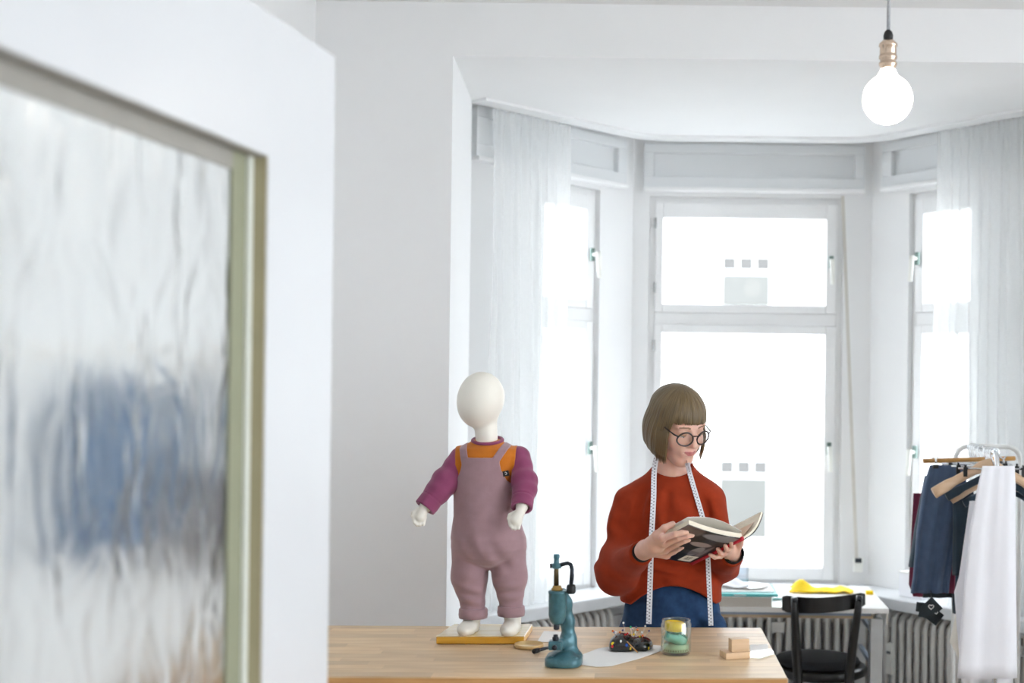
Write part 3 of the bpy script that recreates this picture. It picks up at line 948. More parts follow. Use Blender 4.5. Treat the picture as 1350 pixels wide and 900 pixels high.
def f_torso_skin(P):
    d = column(P, [(0.85, -0.03, 4.06, 0.15, 0.09), (1.05, -0.03, 4.06, 0.12, 0.08), (1.28, -0.03, 4.07, 0.13, 0.075), (1.34, -0.03, 4.07, 0.08, 0.05)])
    for s, a, e, wr in ((0, shA, elA, wrA), (1, shB, elB, wrB)):
        d = smin(d, chain(P, [a, e, wr], [0.040, 0.027, 0.022], 0.02), 0.03)
    for s in (-1, 1):
        d = smin(d, chain(P, [(-0.03 + s * 0.085, 4.06, 0.86), (-0.03 + s * 0.085, 4.05, 0.48), (-0.03 + s * 0.085, 4.08, 0.10)], [0.075, 0.055, 0.036], 0.03), 0.03)
        d = smin(d, cap(P, (-0.03 + s * 0.09, 4.08, 0.055), (-0.03 + s * 0.10, 3.97, 0.045), 0.034, 0.026), 0.03)
    return d

vs, fs, off_ = [], [], 0
for fn, lo, hi, h in ((f_head, HC + Vector((-0.16, -0.15, -0.27)), HC + Vector((0.16, 0.15, 0.15)), 0.0022),
                      (f_handA, wrA + Vector((-0.06, -0.24, -0.07)), wrA + Vector((0.18, 0.12, 0.12)), 0.0018),
                      (f_handB, wrB + Vector((-0.12, -0.26, -0.07)), wrB + Vector((0.07, 0.14, 0.10)), 0.0018),
                      (f_torso_skin, (-0.36, 3.70, 0.0), (0.30, 4.25, 1.40), 0.010)):
    V, Q = sdf_mesh(fn, lo, hi, h)
    vs.append(V); fs.append(Q + off_); off_ += len(V)
V, Q = np.concatenate(vs), np.concatenate(fs)
cen = (V[Q].mean(1) - np.array(HC)) @ RHn / HS
lipm = (((cen[:, 0] / 0.0205) ** 2 + ((cen[:, 2] + 0.0632 - 12.0 * cen[:, 0] ** 2) / 0.0075) ** 2) < 1) & (cen[:, 1] < -0.075)
browm = (np.abs(np.abs(cen[:, 0]) - 0.031) < 0.017) & (np.abs(cen[:, 2] - 0.0235 + 8 * (np.abs(cen[:, 0]) - 0.028) ** 2) < 0.0028) & (cen[:, 1] < -0.05)
mi = np.where(lipm, 1, np.where(browm, 2, 0))
from_data('body', V, Q, [M['skin'], M['lip'], M['brow']], person, mi=mi)

# downcast eyes: the slit of the eyeball and a dark lash line on each lid
for s in (-1, 1):
    e = MB(); pts = []
    for i in range(9):
        t = (i - 4) / 4
        pts.append(hl(s * 0.031 + t * 0.0135, -0.0868 + 0.006 * t * t, -0.0045 + 0.0028 * t * t))
    e.tube(pts, [0.0006, 0.0012, 0.0015, 0.0016, 0.0016, 0.0016, 0.0015, 0.0012, 0.0006], 6)
    lash = e.build('eyelashes', M['brow'], person)
    g = MB(); g.ball(hl(s * 0.031, -0.0745, -0.004), 0.0118 * HS, 12); eb = g.build('eyeball', M['eye'], person)
    g = MB(); g.ball(hl(s * 0.031 + 0.001, -0.0825, -0.0085), 0.0036 * HS, 10); g.build('iris', M['iris'], eb)

# --- hair: fringe and bob, each a thick sheet of strands combed from the crown
def hair_sheet(name, zend, n, seed, rowsn=40):
    """one thick sheet combed from the crown; zend(angle) = height of the cut edge, 0 = face direction"""
    r = random.Random(seed)
    jit = [r.uniform(-1, 1) for _ in range(n)]
    jit2 = [0.5 * jit[i] + 0.25 * (jit[i - 1] + jit[(i + 1) % n]) for i in range(n)]
    cz, RA = 0.028, 0.096
    rx, ry, rz = 0.086, 0.107, 0.094
    V, UV = [], []
    for layer in (0, 1):
        for j in range(rowsn + 1):
            s = j / rowsn
            for i in range(n + 1):
                k = i % n
                a = 2 * PI * i / n
                ad = abs(((math.degrees(a) + 180) % 360) - 180)
                ze = zend(((math.degrees(a) + 180) % 360) - 180) + 0.0040 * jit[k]
                tot = RA * math.acos(max(-1, min(1, (ze - cz) / rz))) if ze > cz else RA * PI / 2 + cz - ze
                l = tot * s
                if l < RA * PI / 2:
                    th = l / RA; rad, z, q = math.sin(th), cz + rz * math.cos(th), 0
                else:
                    z = cz - (l - RA * PI / 2); q = min(1.0, (cz - z) / 0.135)
                    side = min(1, max(0, (ad - 45) / 40))
                    rad = 1 + side * 0.17 * math.sin(PI * min(1, q * 0.82)) - 0.20 * q * q * side - 0.03 * q
                g = 1 + (0.016 * jit2[k] + 0.010 * math.sin(a * 23 + 4 * s) + 0.006 * math.sin(a * 9 + 2 * s)) * min(1, s * 2.2)
                th_ = 0.010 if layer else 0.0
                x = (rx - th_) * rad * g * math.sin(a); y = 0.014 - (ry - th_) * rad * g * math.cos(a)
                if layer: z -= 0.004 * (1 - s)
                V.append(hl(x, y, z)); UV.append((i / n * 2, s))
    k = (rowsn + 1) * (n + 1); Fc = []
    for j in range(rowsn):
        for i in range(n):
            p = j * (n + 1) + i
            Fc.append((p, p + n + 1, p + n + 2, p + 1)); Fc.append((k + p, k + p + 1, k + p + n + 2, k + p + n + 1))
    for i in range(n):
        p = rowsn * (n + 1) + i; Fc.append((p, k + p, k + p + 1, p + 1))
    return from_data(name, V, Fc, M['hair'], hairroot, uv=UV)
hairroot = empty('hair', HC); hairroot.parent = person; hairroot.location = HC - person.location
def hair_end(a):
    t = min(1, max(0, (abs(a) - 44) / 22)); t = t * t * (3 - 2 * t)
    fr_ = 0.036 - 0.004 * a / 60 - 0.010 * (abs(a) / 50) ** 2
    return fr_ * (1 - t) + (-0.098 - 0.022 * math.cos(math.radians(a))) * t
hair_sheet('bob', hair_end, 340, 3)
lock = MB()
for i in range(9):
    x0 = 0.068 + 0.002 * i; 
    lock.tube([hl(x0 * 0.92, -0.03 + 0.004 * i, 0.05), hl(x0 * 1.12, -0.055 + 0.004 * i, -0.03), hl(x0 * 1.06, -0.062 + 0.004 * i, -0.075), hl(x0 * 0.98, -0.066 + 0.004 * i, -0.105 - 0.002 * (i % 3))], [0.003, 0.004, 0.0035, 0.0006], 6)
    lock.tube([hl(-x0 * 0.92, -0.03 + 0.004 * i, 0.05), hl(-x0 * 1.06, -0.056 + 0.004 * i, -0.03), hl(-x0 * 1.02, -0.060 + 0.004 * i, -0.075), hl(-x0 * 0.90, -0.062 + 0.004 * i, -0.110 - 0.002 * (i % 3))], [0.003, 0.0045, 0.004, 0.0006], 6)
lk = lock.build('loose_strands', M['hair'], hairroot); lk['kind'] = 'stuff'

# --- glasses
gl_ = empty('glasses', hl(0, -0.1, 0)); gl_.parent = person; gl_.location = hl(0, -0.1, 0) - person.location
for s in (-1, 1):
    ring = []
    for i in range(29):
        a = 2 * PI * i / 28
        x = s * 0.0335 + 0.0250 * math.cos(a) * (1 + 0.04 * math.cos(2 * a)); z = -0.010 + 0.0225 * math.sin(a) * (1 + 0.08 * math.sin(a))
        ring.append(hl(x, -0.1050 + 3.6 * x * x, z))
    g = MB(); g.tube(ring, 0.0026, 8, caps=False); rim = g.build('rim', M['frames'], gl_)
    g = MB(); c = hl(s * 0.0335, -0.0985, -0.006); g.v = [tuple(c)] + [tuple(p) for p in ring[:-1]]
    g.f = [(0, 1 + i, 1 + (i + 1) % 28) for i in range(28)]; g.m = [0] * 28; g.s = [True] * 28
    g.build('lens', M['lens'], rim) if False else g.build('lens', M['lens'], gl_)
    g = MB(); g.tube([hl(s * 0.0585, -0.0925, 0.000), hl(s * 0.069, -0.084, 0.004), hl(s * 0.077, -0.03, 0.008), hl(s * 0.076, 0.02, 0.004)], [0.0026, 0.0024, 0.0018, 0.0018], 8)
    g.build('temple', M['frames'], gl_)
g = MB(); g.tube([hl(-0.010, -0.102, 0.000), hl(-0.004, -0.1075, 0.003), hl(0.004, -0.1075, 0.003), hl(0.010, -0.102, 0.000)], 0.0021, 8); g.build('bridge', M['frames'], gl_)

# --- sweater
def folds(P, c, r, amp, freq, dirv, ph=0.0):
    q = P - np.array(c)
    m = np.exp(-(q * q).sum(1) / (r * r))
    return amp * m * np.sin(freq * (q @ np.array(dirv)) + ph + 1.3 * np.sin(q[:, 2] * 31 + q[:, 0] * 17))
def f_sweater(P):
    x, z = P[:, 0], P[:, 2]
    d = column(P, [(0.80, -0.030, 4.05, 0.158, 0.128), (0.98, -0.030, 4.05, 0.160, 0.130), (1.06, -0.032, 4.055, 0.158, 0.128), (1.16, -0.032, 4.06, 0.145, 0.122),
                   (1.26, -0.030, 4.065, 0.150, 0.112), (1.32, -0.030, 4.07, 0.134, 0.095), (1.36, -0.028, 4.07, 0.098, 0.074), (1.395, -0.027, 4.07, 0.066, 0.064), (1.42, -0.027, 4.07, 0.055, 0.055)])
    a = chain(P, [shA + Vector((0.012, 0, -0.012)), elA + Vector((0.006, 0.0, 0.004)), wrA.lerp(elA, 0.10)], [0.060, 0.058, 0.036], 0.06)
    b = chain(P, [shB + Vector((-0.012, 0, -0.012)), elB + Vector((-0.004, 0.0, 0.004)), wrB.lerp(elB, -0.02)], [0.060, 0.055, 0.036], 0.05)
    up = np.clip((z - 1.24) / 0.06, 0, 1)
    ku = 0.014 + 0.05 * up
    d = smin(d, a, ku); d = smin(d, b, ku)
    d = d + folds(P, elA, 0.11, 0.0042, 80, (0.5, 0.2, 0.84)) + folds(P, elB, 0.10, 0.0042, 80, (0.4, 0.2, 0.9))
    d = d + folds(P, shA + Vector((0.05, -0.05, -0.07)), 0.12, 0.0085, 62, (0.86, 0.1, -0.5)) + folds(P, shB + Vector((-0.04, -0.05, -0.07)), 0.11, 0.0075, 62, (0.9, 0.1, 0.42))
    d = d + folds(P, Vector((-0.03, 3.94, 1.03)), 0.17, 0.0065, 52, (0.25, 0.1, 0.96), 1.0)
    d = d + 0.0020 * np.sin(38 * x + 3 * np.sin(19 * z)) * np.sin(27 * z + 11 * x)
    for a_, b_, r_ in CREASES:
        d = smax(d, -cap(P, a_, b_, r_), 0.026)
    # neck opening, hem line (higher in the middle) and the open cuffs
    nb = np.array(at(887, 606, 4.045))
    d = smax(d, -ell(P, nb, (0.066, 0.075, 0.062)), 0.006)
    hem = 1.036 - 0.042 * np.clip(np.abs(x + 0.02) / 0.13, 0, 1) ** 2 * 1.5
    d = smax(d, hem - z, 0.008)
    for wr, el, kc in ((wrA, elA, 0.12), (wrB, elB, 0.0)):
        ax = np.array((wr - el).normalized()); c0 = np.array(wr.lerp(el, kc))
        t = (P - c0) @ ax
        near = np.linalg.norm(P - np.array(wr), axis=1) < 0.12
        d = np.where(near, np.maximum(d, t), d)
        rad = np.linalg.norm((P - c0) - t[:, None] * ax, axis=1)
        d = np.where(near & (t > -0.03), np.maximum(d, 0.027 - rad), d)
    return d
CREASES = []
def crease(x0, y0, x1, y1, r):
    a_, b_ = (ray_hit(f_sweater, x, y, 3.70, 4.2, 300) for x, y in ((x0, y0), (x1, y1)))
    return (np.array(a_ - Vector((0, r * 0.35, 0))), np.array(b_ - Vector((0, r * 0.35, 0))), r)
CREASES = [crease(*c) for c in ((848, 648, 838, 690, 0.012), (838, 690, 846, 705, 0.010), (928, 655, 938, 700, 0.010), (862, 757, 905, 764, 0.007), (870, 742, 920, 752, 0.007),
                                (842, 783, 872, 770, 0.007), (812, 690, 832, 705, 0.007), (946, 690, 953, 715, 0.007),
                                (905, 765, 935, 758, 0.007), (880, 650, 878, 685, 0.006))]
V, Q = sdf_mesh(f_sweater, (-0.36, 3.66, 0.88), (0.28, 4.26, 1.45), 0.0042)
swt = from_data('sweater', V, Q, M['sweater'], person)
for wr, el, kc in ((wrA, elA, 0.08), (wrB, elB, -0.16)):
    ax = (wr - el).normalized(); g = MB()
    g.tube([wr.lerp(el, kc + 0.22), wr.lerp(el, kc), wr.lerp(el, kc - 0.005)], [0.0285, 0.0300, 0.0262], 18, caps=False)
    g.build('cuff_lining', M['cuff_dark'], person)

# --- trousers and shoes
def f_trousers(P):
    x, z = P[:, 0], P[:, 2]
    d = column(P, [(0.80, -0.025, 4.06, 0.172, 0.118), (0.90, -0.025, 4.06, 0.160, 0.116), (1.00, -0.025, 4.06, 0.138, 0.108), (1.06, -0.025, 4.06, 0.128, 0.10)])
    for s in (-1, 1):
        d = smin(d, chain(P, [(-0.025 + s * 0.088, 4.06, 0.82), (-0.025 + s * 0.09, 4.06, 0.48), (-0.025 + s * 0.09, 4.085, 0.13)], [0.088, 0.075, 0.062], 0.02), 0.03)
    d = smin(d, ell(P, at(943, 832, 3.99), (0.042, 0.05, 0.050)), 0.04)
    d = d + folds(P, Vector((0.10, 3.97, 0.93)), 0.09, 0.006, 70, (0.8, 0, 0.6)) + folds(P, Vector((-0.15, 3.97, 0.93)), 0.09, 0.004, 70, (0.8, 0, -0.6))
    d = d + 0.0015 * np.sin(46 * x + 5 * np.sin(13 * z))
    return np.maximum(d, 0.10 - z)
V, Q = sdf_mesh(f_trousers, (-0.26, 3.88, 0.06), (0.21, 4.24, 1.08), 0.006)
from_data('trousers', V, Q, M['denim'], person)
for s in (-1, 1):
    def f_shoe(P, s=s):
        c = -0.025 + s * 0.09
        d = smin(cap(P, (c, 4.10, 0.055), (c + s * 0.01, 3.93, 0.045), 0.043, 0.036), cap(P, (c, 4.09, 0.06), (c, 4.09, 0.13), 0.042), 0.03)
        return np.maximum(d, 0.013 - P[:, 2])
    V, Q = sdf_mesh(f_shoe, (-0.025 + s * 0.09 - 0.07, 3.86, 0.0), (-0.025 + s * 0.09 + 0.07, 4.18, 0.19), 0.006)
    from_data('shoe', V, Q, M['shoe'], person)

# ================================================================== BOOK
def cover_mat():
    """dark photographic back cover: soft pale shapes on black"""
    m = pm('book_cover', (20, 18, 19), rough=0.35, var=0.3, scale=4, coords='UV')
    t = m.node_tree; b = t.nodes['Principled BSDF']
    src = b.inputs['Base Color'].links[0].from_socket
    tc = t.nodes.new('ShaderNodeTexCoord'); sx = t.nodes.new('ShaderNodeSeparateXYZ'); t.links.new(tc.outputs['UV'], sx.inputs[0])
    def math_(op, a, b_=None):
        n = t.nodes.new('ShaderNodeMath'); n.operation = op
        for i, v in enumerate((a, b_)):
            if v is None: continue
            if isinstance(v, (int, float)): n.inputs[i].default_value = v
            else: t.links.new(v, n.inputs[i])
        return n.outputs[0]
    nz = t.nodes.new('ShaderNodeTexNoise'); nz.inputs['Scale'].default_value = 6; t.links.new(tc.outputs['UV'], nz.inputs[0])
    wob = math_('MULTIPLY', math_('SUBTRACT', nz.outputs['Fac'], 0.5), 0.35)
    def blob(cx, cy, rx, ry, col, amt):
        nonlocal src
        ex = math_('DIVIDE', math_('SUBTRACT', sx.outputs[0], cx), rx); ey = math_('DIVIDE', math_('SUBTRACT', sx.outputs[1], cy), ry)
        d = math_('ADD', math_('ADD', math_('MULTIPLY', ex, ex), math_('MULTIPLY', ey, ey)), wob)
        k = t.nodes.new('ShaderNodeMapRange'); k.inputs['From Min'].default_value = 1.15; k.inputs['From Max'].default_value = 0.75
        k.inputs['To Max'].default_value = amt
        t.links.new(d, k.inputs['Value'])
        mx = t.nodes.new('ShaderNodeMixRGB'); mx.inputs[2].default_value = lin(col) + (1,)
        t.links.new(k.outputs[0], mx.inputs[0]); t.links.new(src, mx.inputs[1]); src = mx.outputs[0]
    blob(0.22, 0.90, 0.42, 0.10, (150, 150, 156), 0.9)      # grey band along the upper edge
    blob(0.86, 0.90, 0.22, 0.16, (120, 104, 100), 0.7)
    blob(0.42, 0.62, 0.20, 0.07, (176, 160, 156), 0.9)
    blob(0.30, 0.40, 0.10, 0.16, (158, 152, 152), 0.85)
    blob(0.40, 0.34, 0.28, 0.06, (80, 74, 72), 0.6)
    blob(0.16, 0.36, 0.05, 0.26, (150, 142, 140), 0.6)
    blob(0.62, 0.25, 0.18, 0.12, (52, 48, 48), 0.6)
    t.links.new(src, b.inputs['Base Color'])
    return m
M['cover'] = cover_mat()
def label_mat():
    m = pm('barcode_label', (232, 228, 218), rough=0.6, var=0.0)
    t = m.node_tree; b = t.nodes['Principled BSDF']
    tc = t.nodes.new('ShaderNodeTexCoord'); wv = t.nodes.new('ShaderNodeTexNoise'); wv.noise_dimensions = '1D'; wv.inputs['Scale'].default_value = 30
    sx = t.nodes.new('ShaderNodeSeparateXYZ'); t.links.new(tc.outputs['UV'], sx.inputs[0]); t.links.new(sx.outputs[0], wv.inputs['W'])
    def band(sock, lo, hi):
        a = t.nodes.new('ShaderNodeMath'); a.operation = 'GREATER_THAN'; t.links.new(sock, a.inputs[0]); a.inputs[1].default_value = lo
        c = t.nodes.new('ShaderNodeMath'); c.operation = 'LESS_THAN'; t.links.new(sock, c.inputs[0]); c.inputs[1].default_value = hi
        d = t.nodes.new('ShaderNodeMath'); d.operation = 'MULTIPLY'; t.links.new(a.outputs[0], d.inputs[0]); t.links.new(c.outputs[0], d.inputs[1]); return d.outputs[0]
    k = t.nodes.new('ShaderNodeMath'); k.operation = 'MULTIPLY'; t.links.new(band(sx.outputs[0], 0.3, 0.75), k.inputs[0]); t.links.new(band(sx.outputs[1], 0.25, 0.8), k.inputs[1])
    g = t.nodes.new('ShaderNodeMath'); g.operation = 'GREATER_THAN'; t.links.new(wv.outputs['Fac'], g.inputs[0]); g.inputs[1].default_value = 0.5
    k2 = t.nodes.new('ShaderNodeMath'); k2.operation = 'MULTIPLY'; t.links.new(k.outputs[0], k2.inputs[0]); t.links.new(g.outputs[0], k2.inputs[1])
    mx = t.nodes.new('ShaderNodeMixRGB'); mx.inputs[1].default_value = lin((232, 228, 218)) + (1,); mx.inputs[2].default_value = lin((60, 56, 52)) + (1,)
    t.links.new(k2.outputs[0], mx.inputs[0]); t.links.new(mx.outputs[0], b.inputs['Base Color'])
    return m
M['barcode'] = label_mat()

book = empty('open_book', (bA + bB) / 2, label='open hardback with a dark photographic cover held in the woman\'s hands', cat='book')
def sheet(P00, P10, P01, P11, nrm, off, th, bow, n=10):
    """thick curved sheet: u from spine to fore-edge, v along the spine; nrm the outer side"""
    V, UV = [], []
    for l in (0, 1):
        for j in (0, 1):
            for i in range(n + 1):
                u = i / n
                a = P00.lerp(P10, u) if j == 0 else P01.lerp(P11, u)
                p = a + nrm * (off + (th if l else 0) + bow * math.sin(PI * u))
                V.append(p); UV.append((u, j))
    k = 2 * (n + 1); Fc = []; mi_ = []
    for i in range(n):
        a, b = i, n + 1 + i
        Fc += [(a, b, b + 1, a + 1), (k + a, k + a + 1, k + b + 1, k + b), (a, a + 1, k + a + 1, k + a), (b, k + b, k + b + 1, b + 1)]
    Fc += [(0, k, k + n + 1, n + 1), (n, 2 * n + 1, k + 2 * n + 1, k + n)]
    return V, Fc, UV
# back half: cover outside, block of pages inside
V, Fc, UV = sheet(bA, bC, bB, bD, bn, 0.0, 0.0025, 0.006); from_data('cover', V, Fc, M['cover'], book, uv=UV, smooth=False)
V, Fc, UV = sheet(bA, bC, bB, bD, bn, -0.0135, 0.013, 0.006); from_data('page_block', V, Fc, M['page'], book, uv=UV, smooth=False)
V, Fc, UV = sheet(bA, bC + (bD - bB) * 0.02, bB, bD + (bD - bB) * 0.02, -bn, 0.020, 0.0008, 0.016); from_data('page', V, Fc, M['paper'], book, uv=UV, smooth=False)
# front half, rising on the far side of the spine
bE = at(1004, 674, 3.74); bG = bA + (bE - bB)
bm = (bB - bA).cross(bE - bB).normalized()
if bm.y > 0: bm = -bm                                # inner side of the front half, to the camera
V, Fc, UV = sheet(bA, bG, bB, bE, -bm, 0.006, 0.0025, 0.012); from_data('cover', V, Fc, M['cover'], book, uv=UV, smooth=False)
V, Fc, UV = sheet(bA, bG, bB, bE, -bm, 0.0, 0.0055, 0.012); from_data('page_block', V, Fc, M['page'], book, uv=UV, smooth=False)
pic = MB(); cc = [bA.lerp(bG, a) .lerp(bB.lerp(bE, a), b_) + bm * (-0.012 * math.sin(PI * a) + 0.0012) for a, b_ in ((0.25, 0.45), (0.25, 0.92), (0.75, 0.92), (0.75, 0.45))]
pic.plate(cc, bm, 0.0004); pic.build('printed_picture', M['hanger'], book)
sp = MB(); sp.tube([bA - (bB - bA) * 0.012 + bn * 0.002, bB + (bB - bA) * 0.012 + bn * 0.002], 0.0062, 12); sp.build('spine', M['red'], book)
lu = lambda a, b_: bA.lerp(bC, a).lerp(bB.lerp(bD, a), b_) + bn * (0.0031 + 0.006 * math.sin(PI * a))
LV = [lu(0.10, 0.05), lu(0.34, 0.05), lu(0.34, 0.24), lu(0.10, 0.24)]
lv = LV + [p + bn * 0.0004 for p in LV]
from_data('barcode_label', lv, [(3, 2, 1, 0), (4, 5, 6, 7), (0, 1, 5, 4), (1, 2, 6, 5), (2, 3, 7, 6), (3, 0, 4, 7)], M['barcode'], book,
          uv=[(0, 0), (1, 0), (1, 1), (0, 1)] * 2, smooth=False)

# ================================================================== TAPE MEASURE ROUND HER NECK
def tape_mat():
    m = pm('tape_measure', (236, 238, 244), rough=0.45, var=0.0)
    t = m.node_tree; b = t.nodes['Principled BSDF']
    tc = t.nodes.new('ShaderNodeTexCoord'); sx = t.nodes.new('ShaderNodeSeparateXYZ'); t.links.new(tc.outputs['UV'], sx.inputs[0])
    def mth(op, a, b_):
        n = t.nodes.new('ShaderNodeMath'); n.operation = op
        for i, v in enumerate((a, b_)):
            if isinstance(v, (int, float)): n.inputs[i].default_value = v
            else: t.links.new(v, n.inputs[i])
        return n.outputs[0]
    fr = mth('FRACT', sx.outputs[1], 0)                                  # v in centimetres
    tick = mth('MULTIPLY', mth('LESS_THAN', fr, 0.14), mth('LESS_THAN', sx.outputs[0], 0.30))
    num = mth('MULTIPLY', mth('LESS_THAN', mth('ABSOLUTE', mth('SUBTRACT', fr, 0.5), 0), 0.22), mth('LESS_THAN', mth('ABSOLUTE', mth('SUBTRACT', sx.outputs[0], 0.55), 0), 0.13))
    nz = t.nodes.new('ShaderNodeTexNoise'); nz.inputs['Scale'].default_value = 6; t.links.new(tc.outputs['UV'], nz.inputs[0])
    num = mth('MULTIPLY', num, mth('GREATER_THAN', nz.outputs['Fac'], 0.46))
    k = mth('MAXIMUM', tick, num)
    mx = t.nodes.new('ShaderNodeMixRGB'); mx.inputs[1].default_value = lin((236, 238, 244)) + (1,); mx.inputs[2].default_value = lin((58, 60, 78)) + (1,)
    t.links.new(k, mx.inputs[0]); t.links.new(mx.outputs[0], b.inputs['Base Color'])
    return m
M['tape'] = tape_mat()
f_front = lambda P: np.minimum(np.minimum(f_sweater(P), f_trousers(P)), f_head(P))
def strand(px):
    out = []
    px = [(px[i][0] + (px[i + 1][0] - px[i][0]) * t / 4, px[i][1] + (px[i + 1][1] - px[i][1]) * t / 4) for i in range(len(px) - 1) for t in range(4)] + [px[-1]]
    for (x, y) in px:
        h = min((ray_hit(f_front, x + e, y, 3.70, 4.2, 260) for e in (-3.5, 0, 3.5)), key=lambda v: v.y)
        out.append(at(x, y, h.y - 0.009))
    for i in range(1, len(out) - 1):                      # never cut into the cloth
        out[i].y = min(out[i].y, (out[i - 1].y + out[i + 1].y) / 2 + 0.002)
    return out
leftpx = [(866, 601), (863, 614), (862, 630), (862, 650), (861, 670), (860, 690), (859, 705)]
# behind the forearm the tape hangs straight from chest to belly
rightpx = [(906, 610), (909, 622), (914, 640), (920, 660), (926, 680), (930, 700)]
def finish(pts, px, x0, y0, x1, y1, n):
    last = pts[-1]
    for i in range(1, n + 1):
        t = i / n
        x, y = x0 + (x1 - x0) * t, y0 + (y1 - y0) * t
        p = ray_hit(lambda P: np.minimum(column(P, [(0.80, -0.030, 4.05, 0.158, 0.128), (0.98, -0.030, 4.05, 0.160, 0.130), (1.06, -0.032, 4.055, 0.158, 0.128), (1.16, -0.032, 4.06, 0.145, 0.122), (1.26, -0.030, 4.065, 0.150, 0.112)]), f_trousers(P)), x, y, 3.80, 4.2)
        p.y = min(p.y, 3.93) - 0.010
        pts.append(p)
    return pts
def smooth_path(P, it=3):
    for _ in range(it):
        P = [P[0]] + [(P[i - 1] + P[i] * 2 + P[i + 1]) / 4 for i in range(1, len(P) - 1)] + [P[-1]]
    return P
def ribbon(P, wd, uv0, th=0.0012):
    V, UV, Fc = [], [], []
    L = uv0
    for i, p in enumerate(P):
        t = (P[min(i + 1, len(P) - 1)] - P[max(i - 1, 0)]).normalized()
        view = Vector((0, 1, 0)) if i < len(P) else t
        sd = t.cross(view)
        if sd.length < 0.2: sd = Vector((1, 0, 0))
        sd.normalize()
        if i: L += (P[i] - P[i - 1]).length * 100
        for l in (0, 1):
            for e in (-1, 1):
                V.append(p + sd * e * wd / 2 + Vector((0, th * l, 0))); UV.append(((e + 1) / 2, L))
    for i in range(len(P) - 1):
        a, b = 4 * i, 4 * i + 4
        Fc += [(a, a + 1, b + 1, b), (a + 2, b + 2, b + 3, a + 3), (a, b, b + 2, a + 2), (a + 1, a + 3, b + 3, b + 1)]
    return V, UV, Fc
tapeo = empty('tape_measure', at(886, 640, 3.95), label='white tape measure draped round the woman\'s neck, both ends hanging down', cat='tape measure')
pa = finish(strand(leftpx), leftpx, 859, 715, 855.5, 821, 16)
pb = finish(strand(rightpx), rightpx, 932, 712, 937, 822, 16)
V, UV, Fc = ribbon(smooth_path(pa), 0.0165, 0); from_data('tape_end', V, Fc, M['tape'], tapeo, uv=UV, smooth=False)
V, UV, Fc = ribbon(smooth_path(pb), 0.0150, 3); from_data('tape_end', V, Fc, M['tape'], tapeo, uv=UV, smooth=False)
nk = []
for i in range(13):
    a = PI * i / 12
    c = neckT.lerp(neckB, 0.55)
    A0, B0 = pa[0], pb[0]
    mid = A0.lerp(B0, i / 12)
    nk.append(mid + Vector((0, 0.115 * math.sin(a), 0.012 * math.sin(a))))
V, UV, Fc = [], [], []
for i, p in enumerate(nk):
    for l in (0, 1):
        for e in (-1, 1):
            V.append(p + Vector((0, 0.001 * l, e * 0.008))); UV.append(((e + 1) / 2, i * 1.6))
for i in range(12):
    a, b = 4 * i, 4 * i + 4
    Fc += [(a, a + 1, b + 1, b), (a + 2, b + 2, b + 3, a + 3), (a, b, b + 2, a + 2), (a + 1, a + 3, b + 3, b + 1)]
from_data('neck_loop', V, Fc, M['tape'], tapeo, uv=UV, smooth=False)

# ================================================================== CHILD MANNEQUIN ON THE TABLE
MY = 3.62; MS = F / MY
def to_px(P):
    dx, dy = P[:, 0] * MS, (CAMZ - P[:, 2]) * MS
    return PX + dx - ROLL * dy, PY + dy + ROLL * dx
mz = lambda y, x=640: at(x, y, MY).z
mx_ = lambda x, y: at(x, y, MY).x
mann = empty('child_mannequin', on_plane(640, 832, TZ), label='white faceless child mannequin in mauve dungarees standing on the table', cat='mannequin')
levels = [(mz(y), mx_(cx, y), MY, rx / MS, ry / MS) for y, cx, rx, ry in
          ((578, 642, 14, 14), (585, 643, 26, 20), (591, 645, 40, 26), (600, 645, 42, 31), (620, 641, 38, 33), (645, 638, 36, 34), (680, 641, 39, 38), (708, 644, 46, 40), (722, 645, 44, 38), (734, 645, 34, 32), (742, 645, 18, 22), (747, 645, 5, 8))]
px = 1 / MS
def f_trunk(P): return column(P, levels)
def f_legs(P):
    a = chain(P, [at(621, 722, MY), at(619, 760, MY), at(624, 802, MY)], [26 * px, 22.5 * px, 15.5 * px], 0.02)
    b = chain(P, [at(669, 722, MY), at(672, 760, MY), at(674, 799, MY)], [25 * px, 21.5 * px, 15 * px], 0.02)
    return np.minimum(a, b)
armL = [at(608, 604, MY), at(585, 638, 3.585), at(561, 668, 3.555)]
armR = [at(684, 603, MY), at(692, 638, 3.58), at(688, 668, 3.53)]
def hand_m(P, w_, d, side):
    """small mannequin hand: palm, four fingers, thumb"""
    w_ = Vector(w_); d = Vector(d).normalized(); t = Vector(side).normalized()
    pc = w_ + d * 0.022
    e = cap(P, w_ - d * 0.02, pc, 0.013, 0.0155)
    for k, L in ((-1.5, 0.019), (-0.5, 0.023), (0.5, 0.021), (1.5, 0.016)):
        o = t * k * 0.0080
        e = smin(e, chain(P, [pc + o, pc + o * 1.1 + d * L * 0.6, pc + o + d * L + Vector((0.004, -0.004, -0.002))], [0.0062, 0.0056, 0.0046], 0.002), 0.003)
    tb = w_ + t * -0.012 + d * 0.006
    return smin(e, chain(P, [tb, tb - t * 0.009 + d * 0.010, tb - t * 0.009 + d * 0.020], [0.0075, 0.0065, 0.0055], 0.002), 0.004)
